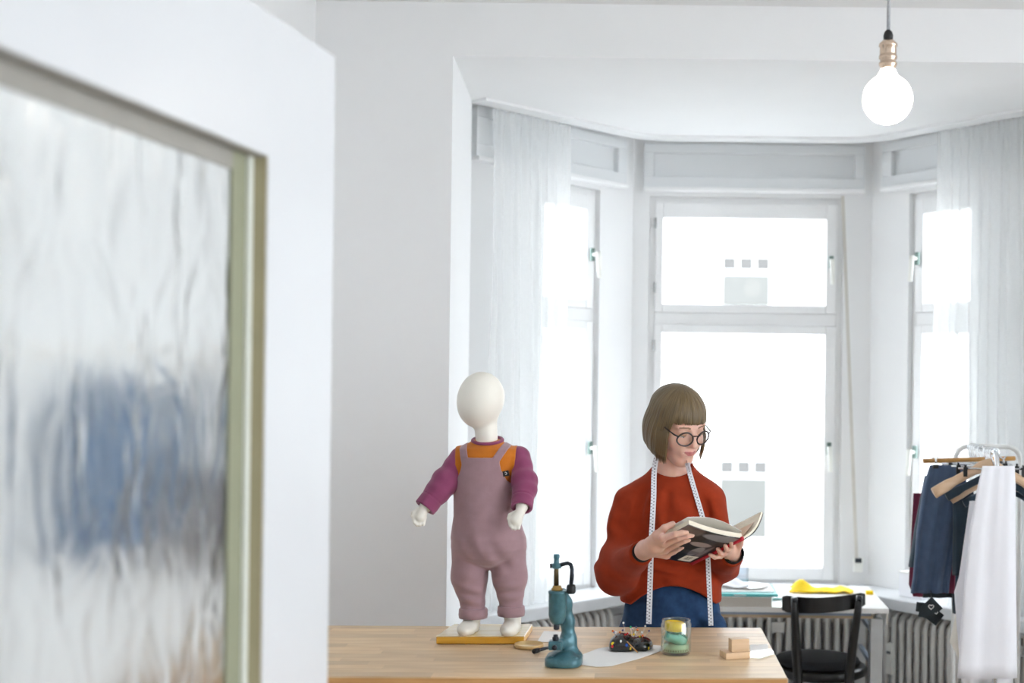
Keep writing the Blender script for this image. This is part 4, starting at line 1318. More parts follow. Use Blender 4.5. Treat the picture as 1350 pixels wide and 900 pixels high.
def f_mann(P):
    d = ell(P, at(635, 523, MY), (30 * px, 34 * px, 33 * px))
    d = smin(d, ell(P, at(629, 537, MY - 0.008), (23 * px, 27 * px, 26 * px)), 0.03)
    d = smin(d, cap(P, at(640, 550, MY + 0.004), at(642, 584, MY), 15.0 * px, 14.5 * px), 0.012)
    d = np.minimum(d, f_trunk(P) + 0.006)
    d = np.minimum(d, np.minimum(chain(P, armL, [12 * px, 10 * px, 8 * px], 0.005), chain(P, armR, [12 * px, 10 * px, 8 * px], 0.005)))
    d = np.minimum(d, np.minimum(cap(P, at(622, 760, MY), at(624, 815, MY), 14 * px, 10 * px), cap(P, at(671, 760, MY), at(674, 812, MY), 14 * px, 10 * px)))
    fl_ = TZ + 0.0235
    for x, yy in ((620, 826), (674, 824)):
        c = Vector((mx_(x, 815), MY - 0.005, fl_ + 0.013))
        f = smin(ell(P, c + Vector((-0.004 if x < 640 else 0, -0.030, 0)), (0.026, 0.046, 0.021)), cap(P, c + Vector((0.004, 0.01, 0)), c + Vector((0.006, 0.01, 0.04)), 0.022), 0.02)
        d = np.minimum(d, np.maximum(f, fl_ - P[:, 2]))
    hl_ = hand_m(P, at(558, 671, 3.55), (-0.35, -0.2, -1), (1, 0.1, -0.3)); hr = hand_m(P, at(685, 676, 3.52), (-0.45, -0.2, -1), (1, -0.2, -0.4))
    return np.minimum(d, np.minimum(hl_, hr))
V, Q = sdf_mesh(f_mann, (-0.82, 3.46, TZ + 0.012), (-0.40, 3.74, 1.70), 0.0026)
from_data('body', V, Q, M['mann'], mann)
def f_shirt(P):
    d = f_trunk(P) - 0.002
    d = smin(d, cap(P, armL[0], armL[0].lerp(armL[1], 0.3), 17 * px, 17 * px), 0.012)
    d = smin(d, cap(P, armR[0], armR[0].lerp(armR[1], 0.3), 16.5 * px, 16 * px), 0.012)
    u, v = to_px(P)
    sl = np.minimum((u - (601 + (v - 585) * 0.10)), ((682 + (v - 585) * -0.02) - u)) / MS     # ends at the armhole seams
    d = np.maximum(d, -sl)
    d = np.maximum(d, (v - 720) / MS)
    ncx, ncz = mx_(642, 574), mz(571)
    return smax(d, -ell(P, (ncx, MY - 0.01, ncz), (19 * px, 24 * px, 13 * px)), 0.003)
V, Q = sdf_mesh(f_shirt, (-0.72, 3.50, 1.10), (-0.42, 3.74, 1.56), 0.0028)
from_data('shirt', V, Q, M['ochre'], mann)
g = MB(); rg = []
for i in range(25):
    a = 2 * PI * i / 24
    rg.append(Vector((mx_(643, 577) + 19.5 * px * math.cos(a), MY - 0.002 + 21 * px * math.sin(a), mz(580) + (0.0085 * math.sin(a)))))
g.tube(rg, 0.0048, 10, caps=False); g.build('collar', M['plum'], mann)
for A, rr in ((armL, (15.5, 16.5, 14.5)), (armR, (15.5, 15.5, 14.0))):
    left = A is armL
    def f_sl(P, A=A, rr=rr, left=left):
        d = chain(P, A, [r * px for r in rr], 0.02)
        ax = np.array((A[2] - A[1]).normalized()); t = (P - np.array(A[2])) @ ax
        d = np.maximum(d, t - 0.004)
        d = smax(d, -cap(P, A[2], A[2] + (A[2] - A[1]) * 0.5, 10 * px), 0.003)
        d = d + folds(P, A[1], 0.055, 0.0035, 150, tuple((A[2] - A[0]).normalized())) + folds(P, A[2] - Vector(ax) * 0.045, 0.03, 0.003, 190, tuple(ax))
        rad = (P - np.array(A[2])) - t[:, None] * ax
        d = d + np.where((t > -0.030) & (t < 0.02), 0.0022 * np.clip(1 - np.abs(t + 0.030) / 0.004, 0, 1), 0)
        u, v = to_px(P)
        cut = ((u - (605.5 + (v - 585) * 0.10)) if left else ((677.5 - (v - 585) * 0.02) - u)) / MS
        return np.maximum(d, cut)
    lo = Vector([min(p[i] for p in A) - 0.06 for i in range(3)]); hi = Vector([max(p[i] for p in A) + 0.06 for i in range(3)])
    V, Q = sdf_mesh(f_sl, lo, hi, 0.0026)
    from_data('sleeve', V, Q, M['plum'], mann)
def f_dung(P):
    u, v = to_px(P)
    body = f_trunk(P) - 0.0075
    half = np.interp(v, [602, 618, 632, 648, 665], [23.5, 26.5, 33, 50, 80])
    bib = np.maximum(np.abs(u - 638) - half, 601.5 - v) / MS
    s1 = np.maximum(np.abs(u - (616.5 - (604 - v) * 0.22)) - 5.2, v - 612) / MS
    s2 = np.maximum(np.abs(u - (658.5 + (604 - v) * 0.62)) - 5.8, v - 612) / MS
    strap_body = smin(f_trunk(P), 1e3, 1) - 0.0075
    up = np.maximum(body, np.minimum(bib, np.minimum(s1, s2)))
    d = smin(up, f_legs(P), 0.010)
    d = d + folds(P, at(648, 735, MY - 0.1), 0.10, 0.0035, 85, (0.95, 0, 0.3)) + folds(P, at(622, 790, MY - 0.05), 0.05, 0.0045, 150, (0.25, 0, 1)) + folds(P, at(672, 785, MY - 0.05), 0.05, 0.0040, 150, (-0.2, 0, 1))
    crease = cap(P, at(627, 692, MY - 0.115), at(643, 745, MY - 0.10), 0.006)
    d = smax(d, -crease, 0.02)
    for x, y in ((624, 811), (674, 807)):
        d = np.maximum(d, -cap(P, at(x, y, MY), at(x, y + 20, MY), 13 * px))
    return np.maximum(d, np.maximum((v - 811) / MS, (575 - v) / MS))
V, Q = sdf_mesh(f_dung, (-0.75, 3.48, 0.96), (-0.40, 3.76, 1.55), 0.0027)
from_data('dungarees', V, Q, M['mauve'], mann)
for x, y0, y1, r in ((624, 801, 814.5, 17.8), (674, 797.5, 811, 17.0)):
    g = MB(); z0, z1 = mz(y1), mz(y0); R_ = r * px
    g.lathe([(R_ * 0.86, z0), (R_ * 1.04, z0 + 0.001), (R_ * 1.08, z0 + 0.010), (R_ * 1.05, z1 - 0.003), (R_ * 0.97, z1), (R_ * 0.86, z1)], (mx_(x, y0), MY, 0), n=28, closed=True)
    g.build('turn_up', M['mauve'], mann)
tg = MB(); c = at(667, 624, 3.538); tg.box(c, (0.017, 0.002, 0.015), Matrix.Rotation(-0.2, 3, 'Y'))
g = tg.build('fabric_label', M['black'], mann)
mk = MB(); mk.tube([c + Vector((-0.003, -0.0016, 0.003)), c + Vector((0.001, -0.0016, 0.004)), c + Vector((0.003, -0.0016, 0.0)), c + Vector((0.0, -0.0016, -0.003)), c + Vector((-0.002, -0.0016, -0.001))], 0.0007, 6)
mk.build('emblem', M['paper'], g)
bp = [on_plane(575, 838.5, TZ + 0.022), on_plane(691, 838.5, TZ + 0.022), on_plane(702, 822.5, TZ + 0.022), on_plane(599, 822.5, TZ + 0.022)]
g = MB(); g.prism([p[:2] for p in bp], TZ + 0.001, TZ + 0.0205); bs_ = g.build('base', M['honey'], mann, bevel=0.002)
g = MB(); g.prism([(p.x, p.y) for p in bp], TZ + 0.0205, TZ + 0.023); g.build('base_top', M['base_top'], mann, bevel=0.001)

# ================================================================== HAND PRESS
pp = on_plane(741, 880, TZ); PS = F / pp.y
press = empty('hand_press', (pp.x, pp.y, TZ), label='teal painted cast iron eyelet hand press standing on the table', cat='hand press')
L = lambda x, y, dy=0.0: Vector(((x - 741) / PS, dy, (880 - y) / PS))
g = MB(); out = []
for i in range(40):
    a = 2 * PI * i / 40; ca, sa = math.cos(a), math.sin(a)
    out.append((0.047 * math.copysign(abs(ca) ** 0.6, ca), 0.05 + 0.062 * math.copysign(abs(sa) ** 0.6, sa)))
rings = [[Vector((x * f_, 0.05 + (y - 0.05) * f_, z)) for x, y in out] for z, f_ in ((0.001, 0.98), (0.002, 1.0), (0.016, 1.0), (0.021, 0.94), (0.026, 0.70), (0.034, 0.48))]
g.loft(rings); g.build('base', M['teal_iron'], press, local=True)
def f_pcol(P):
    d = chain(P, [L(747, 874, 0.07), L(746, 850, 0.072), L(744, 825, 0.072), L(741, 800, 0.062), L(738, 785, 0.045)], [0.025, 0.017, 0.0150, 0.0150, 0.013], 0.02)
    d = smin(d, ell(P, L(746, 872, 0.07), (0.036, 0.05, 0.014)), 0.02)
    d = smin(d, cap(P, L(734, 852, 0.02), L(743, 852, 0.07), 0.013, 0.015), 0.012)
    return d
V, Q = sdf_mesh(f_pcol, (-0.06, -0.02, 0.012), (0.06, 0.14, 0.22), 0.0028)
from_data('column', V, Q, M['teal_iron'], press, local=True)
MB().lathe([(0.006, L(0, 825).z), (0.013, L(0, 824).z), (0.019, L(0, 820).z), (0.0225, L(0, 812).z), (0.0230, L(0, 784).z), (0.024, L(0, 783).z), (0.024, L(0, 780.5).z), (0.020, L(0, 779.5).z), (0.006, L(0, 779.5).z)],
           (L(733, 0).x, 0.02, 0), n=28).build('plunger_housing', M['teal_iron'], press, local=True)
MB().lathe([(0.006, L(0, 780).z), (0.0145, L(0, 779.5).z), (0.0145, L(0, 777).z), (0.011, L(0, 776).z), (0.011, L(0, 773.5).z), (0.005, L(0, 773).z)], (L(732, 0).x, 0.02, 0), n=24).build('collar', M['brass'], press, local=True)
MB().lathe([(0.0065, L(0, 775).z), (0.0065, L(0, 750).z), (0.0055, L(0, 749).z)], (L(731, 0).x, 0.02, 0), n=16).build('shaft', M['bronze'], press, local=True)
MB().lathe([(0.006, L(0, 751).z), (0.0125, L(0, 750).z), (0.0125, L(0, 745).z), (0.0075, L(0, 744).z), (0.0065, L(0, 738).z), (0.0078, L(0, 737).z), (0.0078, L(0, 732.5).z), (0.006, L(0, 731.5).z), (0.001, L(0, 731.4).z)],
           (L(731, 0).x, 0.02, 0), n=18).build('hub', M['teal_iron'], press, local=True)
hn = MB(); hn.tube([L(722.5, 747.5, 0.02), L(735, 746.5, 0.02), L(741, 744.5, 0.018), L(746, 743, 0.015), L(750, 744.5, 0.012), L(752, 750, 0.010), L(752, 760, 0.010), L(751, 772, 0.010)],
                   [0.006, 0.0055, 0.0055, 0.0055, 0.0058, 0.0058, 0.0055, 0.005], 12)
h_ = hn.build('handle', M['dark_steel'], press, local=True)
MB().lathe([(0.003, L(0, 770).z), (0.010, L(0, 771.5).z), (0.0118, L(0, 774).z), (0.0118, L(0, 780.5).z), (0.009, L(0, 783).z), (0.002, L(0, 783.6).z)], (L(751.2, 0).x, 0.010, 0), n=18).build('knob', M['black'], h_, local=True)
MB().lathe([(0.005, L(0, 832).z), (0.0075, L(0, 831).z), (0.0080, L(0, 823).z)], (L(732, 0).x, 0.02, 0), n=14).build('punch', M['dark_steel'], press, local=True)
MB().lathe([(0.0085, L(0, 848).z), (0.0085, L(0, 842).z), (0.006, L(0, 841).z), (0.006, L(0, 838.5).z), (0.003, L(0, 838).z)], (L(731, 0).x, 0.02, 0), n=14).build('die', M['dark_steel'], press, local=True)
MB().box((L(731.5, 0).x, 0.02, L(0, 852).z), (0.036, 0.034, 0.023)).build('anvil', M['teal_iron'], press, local=True, bevel=0.004)
MB().lathe([(0.0005, 0), (0.0065, 0.001), (0.0065, 0.006), (0.0005, 0.006)], (L(731, 0).x, -0.001, L(0, 853).z), n=12, R=Matrix.Rotation(PI / 2, 3, 'X')).build('set_screw', M['dark_steel'], press, local=True)
for x_, y_ in ((-0.030, 0.012), (0.030, 0.015)):
    MB().lathe([(0.011, 0.019), (0.011, 0.0225), (0.007, 0.026), (0.001, 0.027)], (x_, y_, 0), n=14).build('bolt', M['teal_iron'], press, local=True)

# ================================================================== SMALL THINGS ON THE TABLE
def paper(name, pts, label, cat='paper', th=0.0008, m=None, z=TZ):
    P = [on_plane(x, y, z) for x, y in pts]; c = sum(P, Vector()) / len(P)
    g = MB(); g.prism([p[:2] for p in P], z + 0.0003, z + 0.0003 + th)
    return tag(g.build(name, m or M['paper']), label, cat)
def paper_top(name, pts, label, **k):
    P = [on_plane(x, y, TZ) for x, y in pts]
    a = sum((P[i].x * P[(i + 1) % len(P)].y - P[(i + 1) % len(P)].x * P[i].y) for i in range(len(P)))
    return paper(name, pts if a > 0 else pts[::-1], label, **k)
paper_top('paper_sheet', [(752, 869), (788, 855), (830, 848), (871, 851), (872, 858), (840, 869), (806, 878), (786, 879), (757, 875)], 'large white paper sheet under the black pincushion')
paper_top('paper_slip', [(708, 846), (717, 832), (755, 833), (752, 847)], 'small white paper lying behind the teal hand press')
paper_top('white_card', [(989, 861), (989, 851), (1012, 850.5), (1013, 859)], 'small white card behind the wooden block on the table', cat='card', th=0.003)
paper_top('acrylic_plate', [(988, 867), (990, 860), (1016, 857), (1021, 862), (1003, 868)], 'clear acrylic plate beside the small white card', cat='plate', th=0.004, m=M['jar'])

lp = on_plane(697.5, 852.5, TZ)
g = MB(); g.lathe([(0.001, 0.0015), (0.034, 0.0015), (0.036, 0.0005), (0.0405, 0.001), (0.0405, 0.0085), (0.0390, 0.010), (0.0375, 0.0085), (0.0370, 0.003), (0.001, 0.003)], (0, 0, 0), n=36)
o = g.build('jar_lid', M['lid_gold'], None); o.location = (lp.x, lp.y, TZ); tag(o, 'upturned brass screw lid lying in front of the mannequin base', 'lid')

rp = on_plane(704, 862, TZ); rq = on_plane(727, 855, TZ)
ro = empty('hand_punch', (rp.x, rp.y, TZ), label='thin dark steel punch lying behind the hand press foot', cat='punch')
u0 = Vector((rp.x, rp.y, TZ + 0.0075)); u1 = Vector((rq.x, rq.y, TZ + 0.0055))
MB().tube([u0, u0.lerp(u1, 0.25)], 0.0068, 12).build('head', M['black'], ro)
MB().tube([u0.lerp(u1, 0.25), u1], [0.005, 0.004], 12).build('shank', M['dark_steel'], ro)

# pincushion: black satin bag in two lobes, dotted, bristling with pins
cp = on_plane(831, 860, TZ)
pin = empty('pincushion', (cp.x, cp.y, TZ), label='black satin pincushion with coloured dots and glass headed pins', cat='pincushion')
kk = cp.y / F
cl_ = lambda x, y, dy=0.0: Vector((at(x, y, cp.y).x, cp.y + dy, at(x, y, cp.y).z))
def f_cush(P):
    d = ell(P, cl_(820, 851, 0.035), (16.5 * kk, 0.042, 13.5 * kk), np.array(Matrix.Rotation(0.15, 3, 'Y')))
    d = smin(d, ell(P, cl_(811, 852.5, 0.02), (9 * kk, 0.026, 9 * kk)), 0.008)
    d = smin(d, ell(P, cl_(845, 853, 0.04), (15.5 * kk, 0.040, 10.5 * kk), np.array(Matrix.Rotation(0.1, 3, 'Y'))), 0.010)
    d = smin(d, ell(P, cl_(829, 854, 0.02), (9 * kk, 0.024, 7.5 * kk)), 0.007)
    d = d + 0.0007 * np.sin(P[:, 0] * 200 + 60 * P[:, 1]) * np.sin(P[:, 2] * 180)
    return np.maximum(d, TZ + 0.0015 - P[:, 2])
V, Q = sdf_mesh(f_cush, (cp.x - 0.085, cp.y - 0.04, TZ - 0.004), (cp.x + 0.085, cp.y + 0.11, TZ + 0.075), 0.0022)
from_data('bag', V, Q, M['satin'], pin)
for x, y, rx, ry, c in ((808, 848.5, 2.6, 2.6, 'yellow'), (808, 852, 2.5, 2.3, 'red'), (826, 850.5, 2.0, 2.6, 'blue'), (831, 854.5, 1.6, 2.2, 'yellow'), (855, 854, 1.4, 2.0, 'yellow'), (818.5, 846, 1.4, 2.8, 'white')):
    h_ = ray_hit(f_cush, x, y, cp.y - 0.06, cp.y + 0.10, 200)
    MB().ball(h_ + Vector((0, 0.001, 0)), (rx * kk, 0.0025, ry * kk), 10).build('dot', M['pin_' + c], pin)
rs = random.Random(11)
heads = [(807, 834.5, 'orange'), (808, 838.5, 'blue'), (821, 824, 'white'), (831, 828, 'green'), (838, 830, 'violet'), (850, 829.5, 'white'), (855.5, 833.5, 'violet'), (846, 834.5, 'white'),
         (833, 833, 'white'), (830, 842.5, 'yellow'), (820, 834.5, 'violet'), (816, 837, 'orange'), (827, 836, 'red'), (824, 837.5, 'red'), (837, 835, 'white'), (843, 842, 'yellow'),
         (838, 844, 'white'), (813, 841, 'white'), (833.5, 847, 'green'), (840, 832, 'orange'), (828, 840, 'white'), (818, 840, 'red'), (835, 838, 'yellow'), (847, 839, 'orange'), (811, 836, 'white')]
for x, y, c in heads:
    dy = rs.uniform(0.01, 0.06); tip = cl_(x, y, dy)
    bx, bz = cl_(832 + (x - 832) * 0.65, 851, 0.03).x, TZ + 0.024
    foot = Vector((bx, cp.y + 0.035, bz))
    g = MB(); g.tube([foot, tip], 0.0006, 5); po = g.build('pin', M['steel'], pin)
    MB().ball(tip, rs.uniform(0.0026, 0.0034) if c != 'violet' else 0.0028, 10).build('pin_head', M['pin_' + c], po)
a, b = ray_hit(f_cush, 826.5, 845, cp.y - 0.06, cp.y + 0.1), Vector((on_plane(840.5, 862.5, TZ).x, cp.y - 0.012, TZ + 0.003))
MB().tube([a + Vector((0, -0.003, 0)), b], 0.0016, 8).build('wooden_pick', M['rail_wood'], pin)

# glass jar of rolled tapes
jp = on_plane(891, 861, TZ); JS = F / jp.y
jar = empty('glass_jar', (jp.x, jp.y, TZ), label='open glass jar holding rolled tape measures, right of the pincushion', cat='jar')
R_ = 20 / JS; H_ = 45 / JS
g = MB(); g.lathe([(0.001, 0.001), (R_ * 0.92, 0.001), (R_, 0.006), (R_, H_ * 0.86), (R_ * 0.93, H_ * 0.93), (R_ * 0.93, H_), (R_ * 0.88, H_), (R_ * 0.88, H_ * 0.92), (R_ * 0.95, H_ * 0.85), (R_ * 0.95, 0.009), (R_ * 0.9, 0.006), (0.001, 0.006)], n=40)
g.build('glass', M['jar'], jar, local=True)
def coil(name, c, r0, r1, turns, hgt, mat, label, squash=1.0, wob=0.0, tilt=0.0):
    g = MB(); n = int(turns * 28); V = []
    Rm = Matrix.Rotation(tilt, 3, 'Y') @ Matrix.Rotation(tilt * 0.7, 3, 'X')
    for i in range(n + 1):
        a = 2 * PI * i / 28; r = r0 + (r1 - r0) * i / n
        r *= 1 + wob * math.sin(3 * a + 0.7 * i / 28)
        p = Vector((r * math.cos(a), r * math.sin(a) * squash, 0))
        q2 = p * (1 - 0.0012 / max(r, 0.004))
        for z in (0, hgt):
            for w_ in (p, q2): V.append(Rm @ (w_ + Vector((0, 0, z - hgt / 2))))
    Fc = []
    for i in range(n):
        a, b = 4 * i, 4 * i + 4
        Fc += [(a, b, b + 2, a + 2), (a + 1, a + 3, b + 3, b + 1), (a, a + 1, b + 1, b), (a + 2, b + 2, b + 3, a + 3)]
    o = from_data(name, [Vector(c) + v for v in V], Fc, mat); return tag(o, label, 'tape measure')
j0 = Vector((jp.x, jp.y, TZ))
coil('rolled_tape', j0 + Vector((0, 0, 0.0175)), 0.008, R_ * 0.86, 6, 0.020, M['sage'], 'pale sage green tape coil at the bottom of the glass jar')
coil('rolled_tape', j0 + Vector((0.000, -0.002, 0.0455)), 0.006, R_ * 0.74, 5, 0.022, M['mint'], 'loosely folded mint green tape in the middle of the glass jar', wob=0.18, tilt=0.35)
coil('rolled_tape', j0 + Vector((-0.004, 0.0, 0.0735)), 0.006, R_ * 0.70, 7, 0.021, M['yellow'], 'bright yellow tape coil on top inside the glass jar', tilt=0.06)
mk = MB()
for i in range(-5, 6):
    a = -PI / 2 + i * 0.2; c = Vector((R_ * 0.868 * math.cos(a), R_ * 0.868 * math.sin(a), 0.0125))
    mk.box(c, (0.0012, 0.0012, 0.0045), Matrix.Rotation(a, 3, 'Z'))
sg = [o for o in C.objects if o.name.startswith('rolled_tape')][0]
t_ = mk.build('tick_marks', M['dark_steel'], sg, local=True); t_.location = j0; t_['kind'] = 'stuff'

# two small beech blocks, one upright on the other
wbk = empty('wooden_block', on_plane(972, 868, TZ), math.radians(18), label='beech block lying on the table, lower of the stacked pair', cat='block')
wbk.location.z = TZ
MB().box((0, 0.02, 0.0085), (0.068, 0.052, 0.017)).build('block', M['beech'], wbk, local=True, bevel=0.001)
wb2 = empty('wooden_block', (wbk.location.x + 0.002, wbk.location.y + 0.016, TZ + 0.0172), math.radians(18), label='upright pale beech block standing on the flat one', cat='block')
MB().box((0.004, 0.004, 0.0165), (0.050, 0.026, 0.033)).build('block', M['beech'], wb2, local=True, bevel=0.001)

# ================================================================== DESK UNDER THE WINDOW
DZ = 0.74
dfr = on_plane(1172, 802, DZ)                      # front right corner
DWd, DDp = 1.02, 0.60
desk = empty('desk', (dfr.x - DWd / 2, dfr.y + DDp / 2, 0.012), label='white topped desk against the centre window behind the black chair', cat='desk')
dbx = lambda c, d, name, m, bv=0.0: MB().box((c[0], c[1], c[2] - 0.012), d).build(name, m, desk, local=True, bevel=bv)
dbx((0, 0, DZ - 0.011), (DWd, DDp, 0.022), 'desk_top', M['desk'], 0.002)
dbx((-0.02, 0.01, DZ - 0.042), (DWd - 0.08, DDp - 0.04, 0.012), 'under_shelf', M['ply'])
dbx((-0.02, -DDp / 2 + 0.028, DZ - 0.029), (DWd - 0.10, 0.006, 0.014), 'apron', M['bluegrey'])
dbx((-0.36, -DDp / 2 + 0.05, DZ - 0.029), (0.14, 0.06, 0.013), 'drawer_front', M['denim'])
for sx, sy in ((1, -1), (-1, -1), (1, 1), (-1, 1)):
    dbx((sx * (DWd / 2 - 0.045), sy * (DDp / 2 - 0.055), (DZ - 0.048) / 2 + 0.006), (0.052, 0.052, DZ - 0.060), 'leg', M['grey_metal'], 0.003)
dbx((DWd / 2 - 0.006, -DDp / 2 + 0.01, DZ - 0.045), (0.006, 0.008, 0.045), 'corner_bracket', M['steel'])
for zz in (0.62, 0.48):
    dbx((DWd / 2 - 0.045, 0, zz), (0.014, DDp - 0.17, 0.020), 'side_rail', M['bluegrey'])

def stand(name, x, y, z, label, cat, rz=0.0):
    p = on_plane(x, y, z); return empty(name, (p.x, p.y, z), rz, label, cat)
# thick book with a teal board and papers on it
def slab(name, x0, x1, yb, z0, th, dp, mat, label, cat, bevel=0.001):
    a, b = on_plane(x0, yb, z0), on_plane(x1, yb, z0)
    g = MB(); g.box(((a.x + b.x) / 2, a.y + dp / 2, z0 + th / 2 + 0.0004), (abs(b.x - a.x), dp, th - 0.0004))
    return tag(g.build(name, mat, bevel=bevel), label, cat)
tb = empty('thick_book', (on_plane(984, 800, DZ).x, on_plane(984, 800, DZ).y + 0.12, DZ), label='thick book with greyish pages lying at the front edge of the desk', cat='book')
a, b = on_plane(945, 800.5, DZ), on_plane(1018, 800.5, DZ)
wbk_ = b.x - a.x; cx = (a.x + b.x) / 2; fy = a.y
MB().box((cx, fy + 0.125, DZ + 0.0225), (wbk_ - 0.006, 0.244, 0.040)).build('page_block', M['bookgrey'], tb)
MB().box((cx, fy + 0.125, DZ + 0.0015), (wbk_, 0.25, 0.003)).build('cover', M['desk'], tb)
MB().box((cx, fy + 0.125, DZ + 0.0435), (wbk_, 0.25, 0.002)).build('cover', M['desk'], tb)
z1 = DZ + 0.0448
tl = MB(); tl.box((cx + 0.008, fy + 0.135, z1 + 0.007), (wbk_ + 0.030, 0.27, 0.012)); tl = tag(tl.build('folder', M['teal'], bevel=0.002), 'flat teal folder lying on top of the thick book', 'folder')
MB().box((cx - 0.02, fy - 0.0005, z1 + 0.007), (0.05, 0.001, 0.003)).build('folder_label', M['paper'], tl)
g = MB(); g.box((cx + 0.002, fy + 0.145, z1 + 0.0158), (wbk_ + 0.006, 0.22, 0.004), Matrix.Rotation(0.05, 3, 'Z')); tag(g.build('paper_stack', M['paper']), 'stack of white paper on the teal folder', 'paper')
g = MB(); g.lathe([(0.001, 0), (0.06, 0), (0.09, 0.006), (0.092, 0.0075), (0.06, 0.002), (0.001, 0.002)], (cx + 0.015, fy + 0.15, z1 + 0.0185), n=36); tag(g.build('plate', M['desk']), 'shallow white plate on the papers of the teal folder', 'plate')
g = MB()
V = []; n = 12
for j in range(n + 1):
    for i in range(n + 1):
        u, v = i / n - 0.5, j / n - 0.5
        V.append((cx - 0.045 + u * 0.13, fy + 0.14 + v * 0.13, z1 + 0.030 + 0.022 * math.exp(-9 * (u * u + v * v)) + 0.006 * math.sin(7 * u + 5 * v)))
Fc = [(j * (n + 1) + i, j * (n + 1) + i + 1, (j + 1) * (n + 1) + i + 1, (j + 1) * (n + 1) + i) for j in range(n) for i in range(n)]
o = from_data('crumpled_cloth', V, Fc, M['white_cloth']); sm = o.modifiers.new('thick', 'SOLIDIFY'); sm.thickness = 0.003
tag(o, 'crumpled white cloth lying over the plate on the desk', 'cloth')
# clear box on the sill side, purple reel before it
cbx = empty('clear_box', (cx - 0.08, fy + 0.40, DZ), label='clear plastic box standing at the back of the desk by the window', cat='box')
bw, bd, bh = 0.22, 0.14, 0.13
for c, d in (((0, -bd / 2, bh / 2), (bw, 0.003, bh)), ((0, bd / 2, bh / 2), (bw, 0.003, bh)), ((-bw / 2, 0, bh / 2), (0.003, bd, bh)), ((bw / 2, 0, bh / 2), (0.003, bd, bh)), ((0, 0, 0.003), (bw, bd, 0.003))):
    MB().box(c, d).build('side', M['ply_box'], cbx, local=True)
MB().box((0, 0, bh + 0.004), (bw + 0.01, bd + 0.01, 0.006)).build('lid', M['ply_box'], cbx, local=True, bevel=0.002)
pr = empty('thread_reel', (cx - 0.145, fy + 0.30, DZ), label='purple thread reel beside the clear box on the desk', cat='thread')
MB().lathe([(0.001, 0.002), (0.018, 0.002), (0.018, 0.006), (0.015, 0.008), (0.015, 0.055), (0.018, 0.057), (0.018, 0.061), (0.001, 0.061)], n=20).build('thread', M['purple'], pr, local=True)
MB().lathe([(0.001, 0.061), (0.019, 0.061), (0.019, 0.064), (0.001, 0.064)], n=20).build('flange', M['paper'], pr, local=True)
# yellow felt, folded, and pattern paper beside it
yc = []; n = 16
a, b = on_plane(1040, 783, DZ), on_plane(1122, 783, DZ)
for j in range(n + 1):
    for i in range(n + 1):
        u, v = i / n, j / n
        h_ = 0.050 * math.exp(-((u - 0.15) / 0.16) ** 2 - ((v - 0.5) / 0.35) ** 2) + 0.018 * math.exp(-((u - 0.55) / 0.2) ** 2 - ((v - 0.4) / 0.4) ** 2) + 0.012 * math.exp(-((u - 0.88) / 0.09) ** 2)
        yc.append((a.x + (b.x - a.x) * u + 0.02 * math.sin(3 * v), a.y + 0.015 + 0.14 * v, DZ + 0.0045 + h_))
Fc = [(j * (n + 1) + i, j * (n + 1) + i + 1, (j + 1) * (n + 1) + i + 1, (j + 1) * (n + 1) + i) for j in range(n) for i in range(n)]
o = from_data('yellow_fabric', yc, Fc, M['yellow_cloth']); sm = o.modifiers.new('thick', 'SOLIDIFY'); sm.thickness = 0.004; sm.offset = -1
tag(o, 'bright yellow fabric heaped on the desk behind the black chair', 'fabric')
p = on_plane(1147, 784, DZ); g = MB(); g.box((p.x, p.y + 0.02, DZ + 0.008), (0.03, 0.03, 0.015)); tag(g.build('note_pad', M['yellow_cloth'], bevel=0.001), 'small pale yellow note pad near the back corner of the desk', 'note pad')
p = on_plane(1028, 791, DZ); g = MB(); g.box((p.x + 0.02, p.y + 0.06, DZ + 0.0012), (0.12, 0.16, 0.0018)); tag(g.build('loose_sheet', M['paper']), 'loose white sheet lying right of the thick book on the desk', 'paper')
p = on_plane(1028, 792, DZ); g = MB(); g.tube([(p.x - 0.03, p.y + 0.02, DZ + 0.0058), (p.x + 0.05, p.y + 0.02, DZ + 0.0058)], 0.0036, 8); tag(g.build('pencil', M['teal']), 'teal pencil lying on the loose white sheet beside the thick book', 'pencil')

# ================================================================== BLACK BENTWOOD CHAIR
cx_, cyc = at(1078, 868, 5.62).x, 5.52
chair = empty('bentwood_chair', (cx_, cyc, 0.012), label='black bentwood chair with a curved backrest pushed up to the desk', cat='chair')
CZ = 0.455
cb = lambda: MB()
pz = lambda y, Y: CAMZ - (y - PY - ROLL * 180) * Y / F - 0.012
YR = 5.225
def cw(x, y, Y): v = at(x, y, Y); return Vector((v.x - cx_, v.y - cyc, v.z - 0.012))
MB().lathe([(0.001, CZ - 0.045), (0.175, CZ - 0.045), (0.195, CZ - 0.035), (0.200, CZ - 0.012), (0.190, CZ), (0.001, CZ - 0.002)], n=40).build('seat', M['bentwood'], chair, local=True)
MB().lathe([(0.001, CZ), (0.178, CZ), (0.186, CZ + 0.010), (0.178, CZ + 0.024), (0.12, CZ + 0.030), (0.001, CZ + 0.031)], (-0.012, 0.01, 0), n=36).build('seat_pad', M['cushion'], chair, local=True)
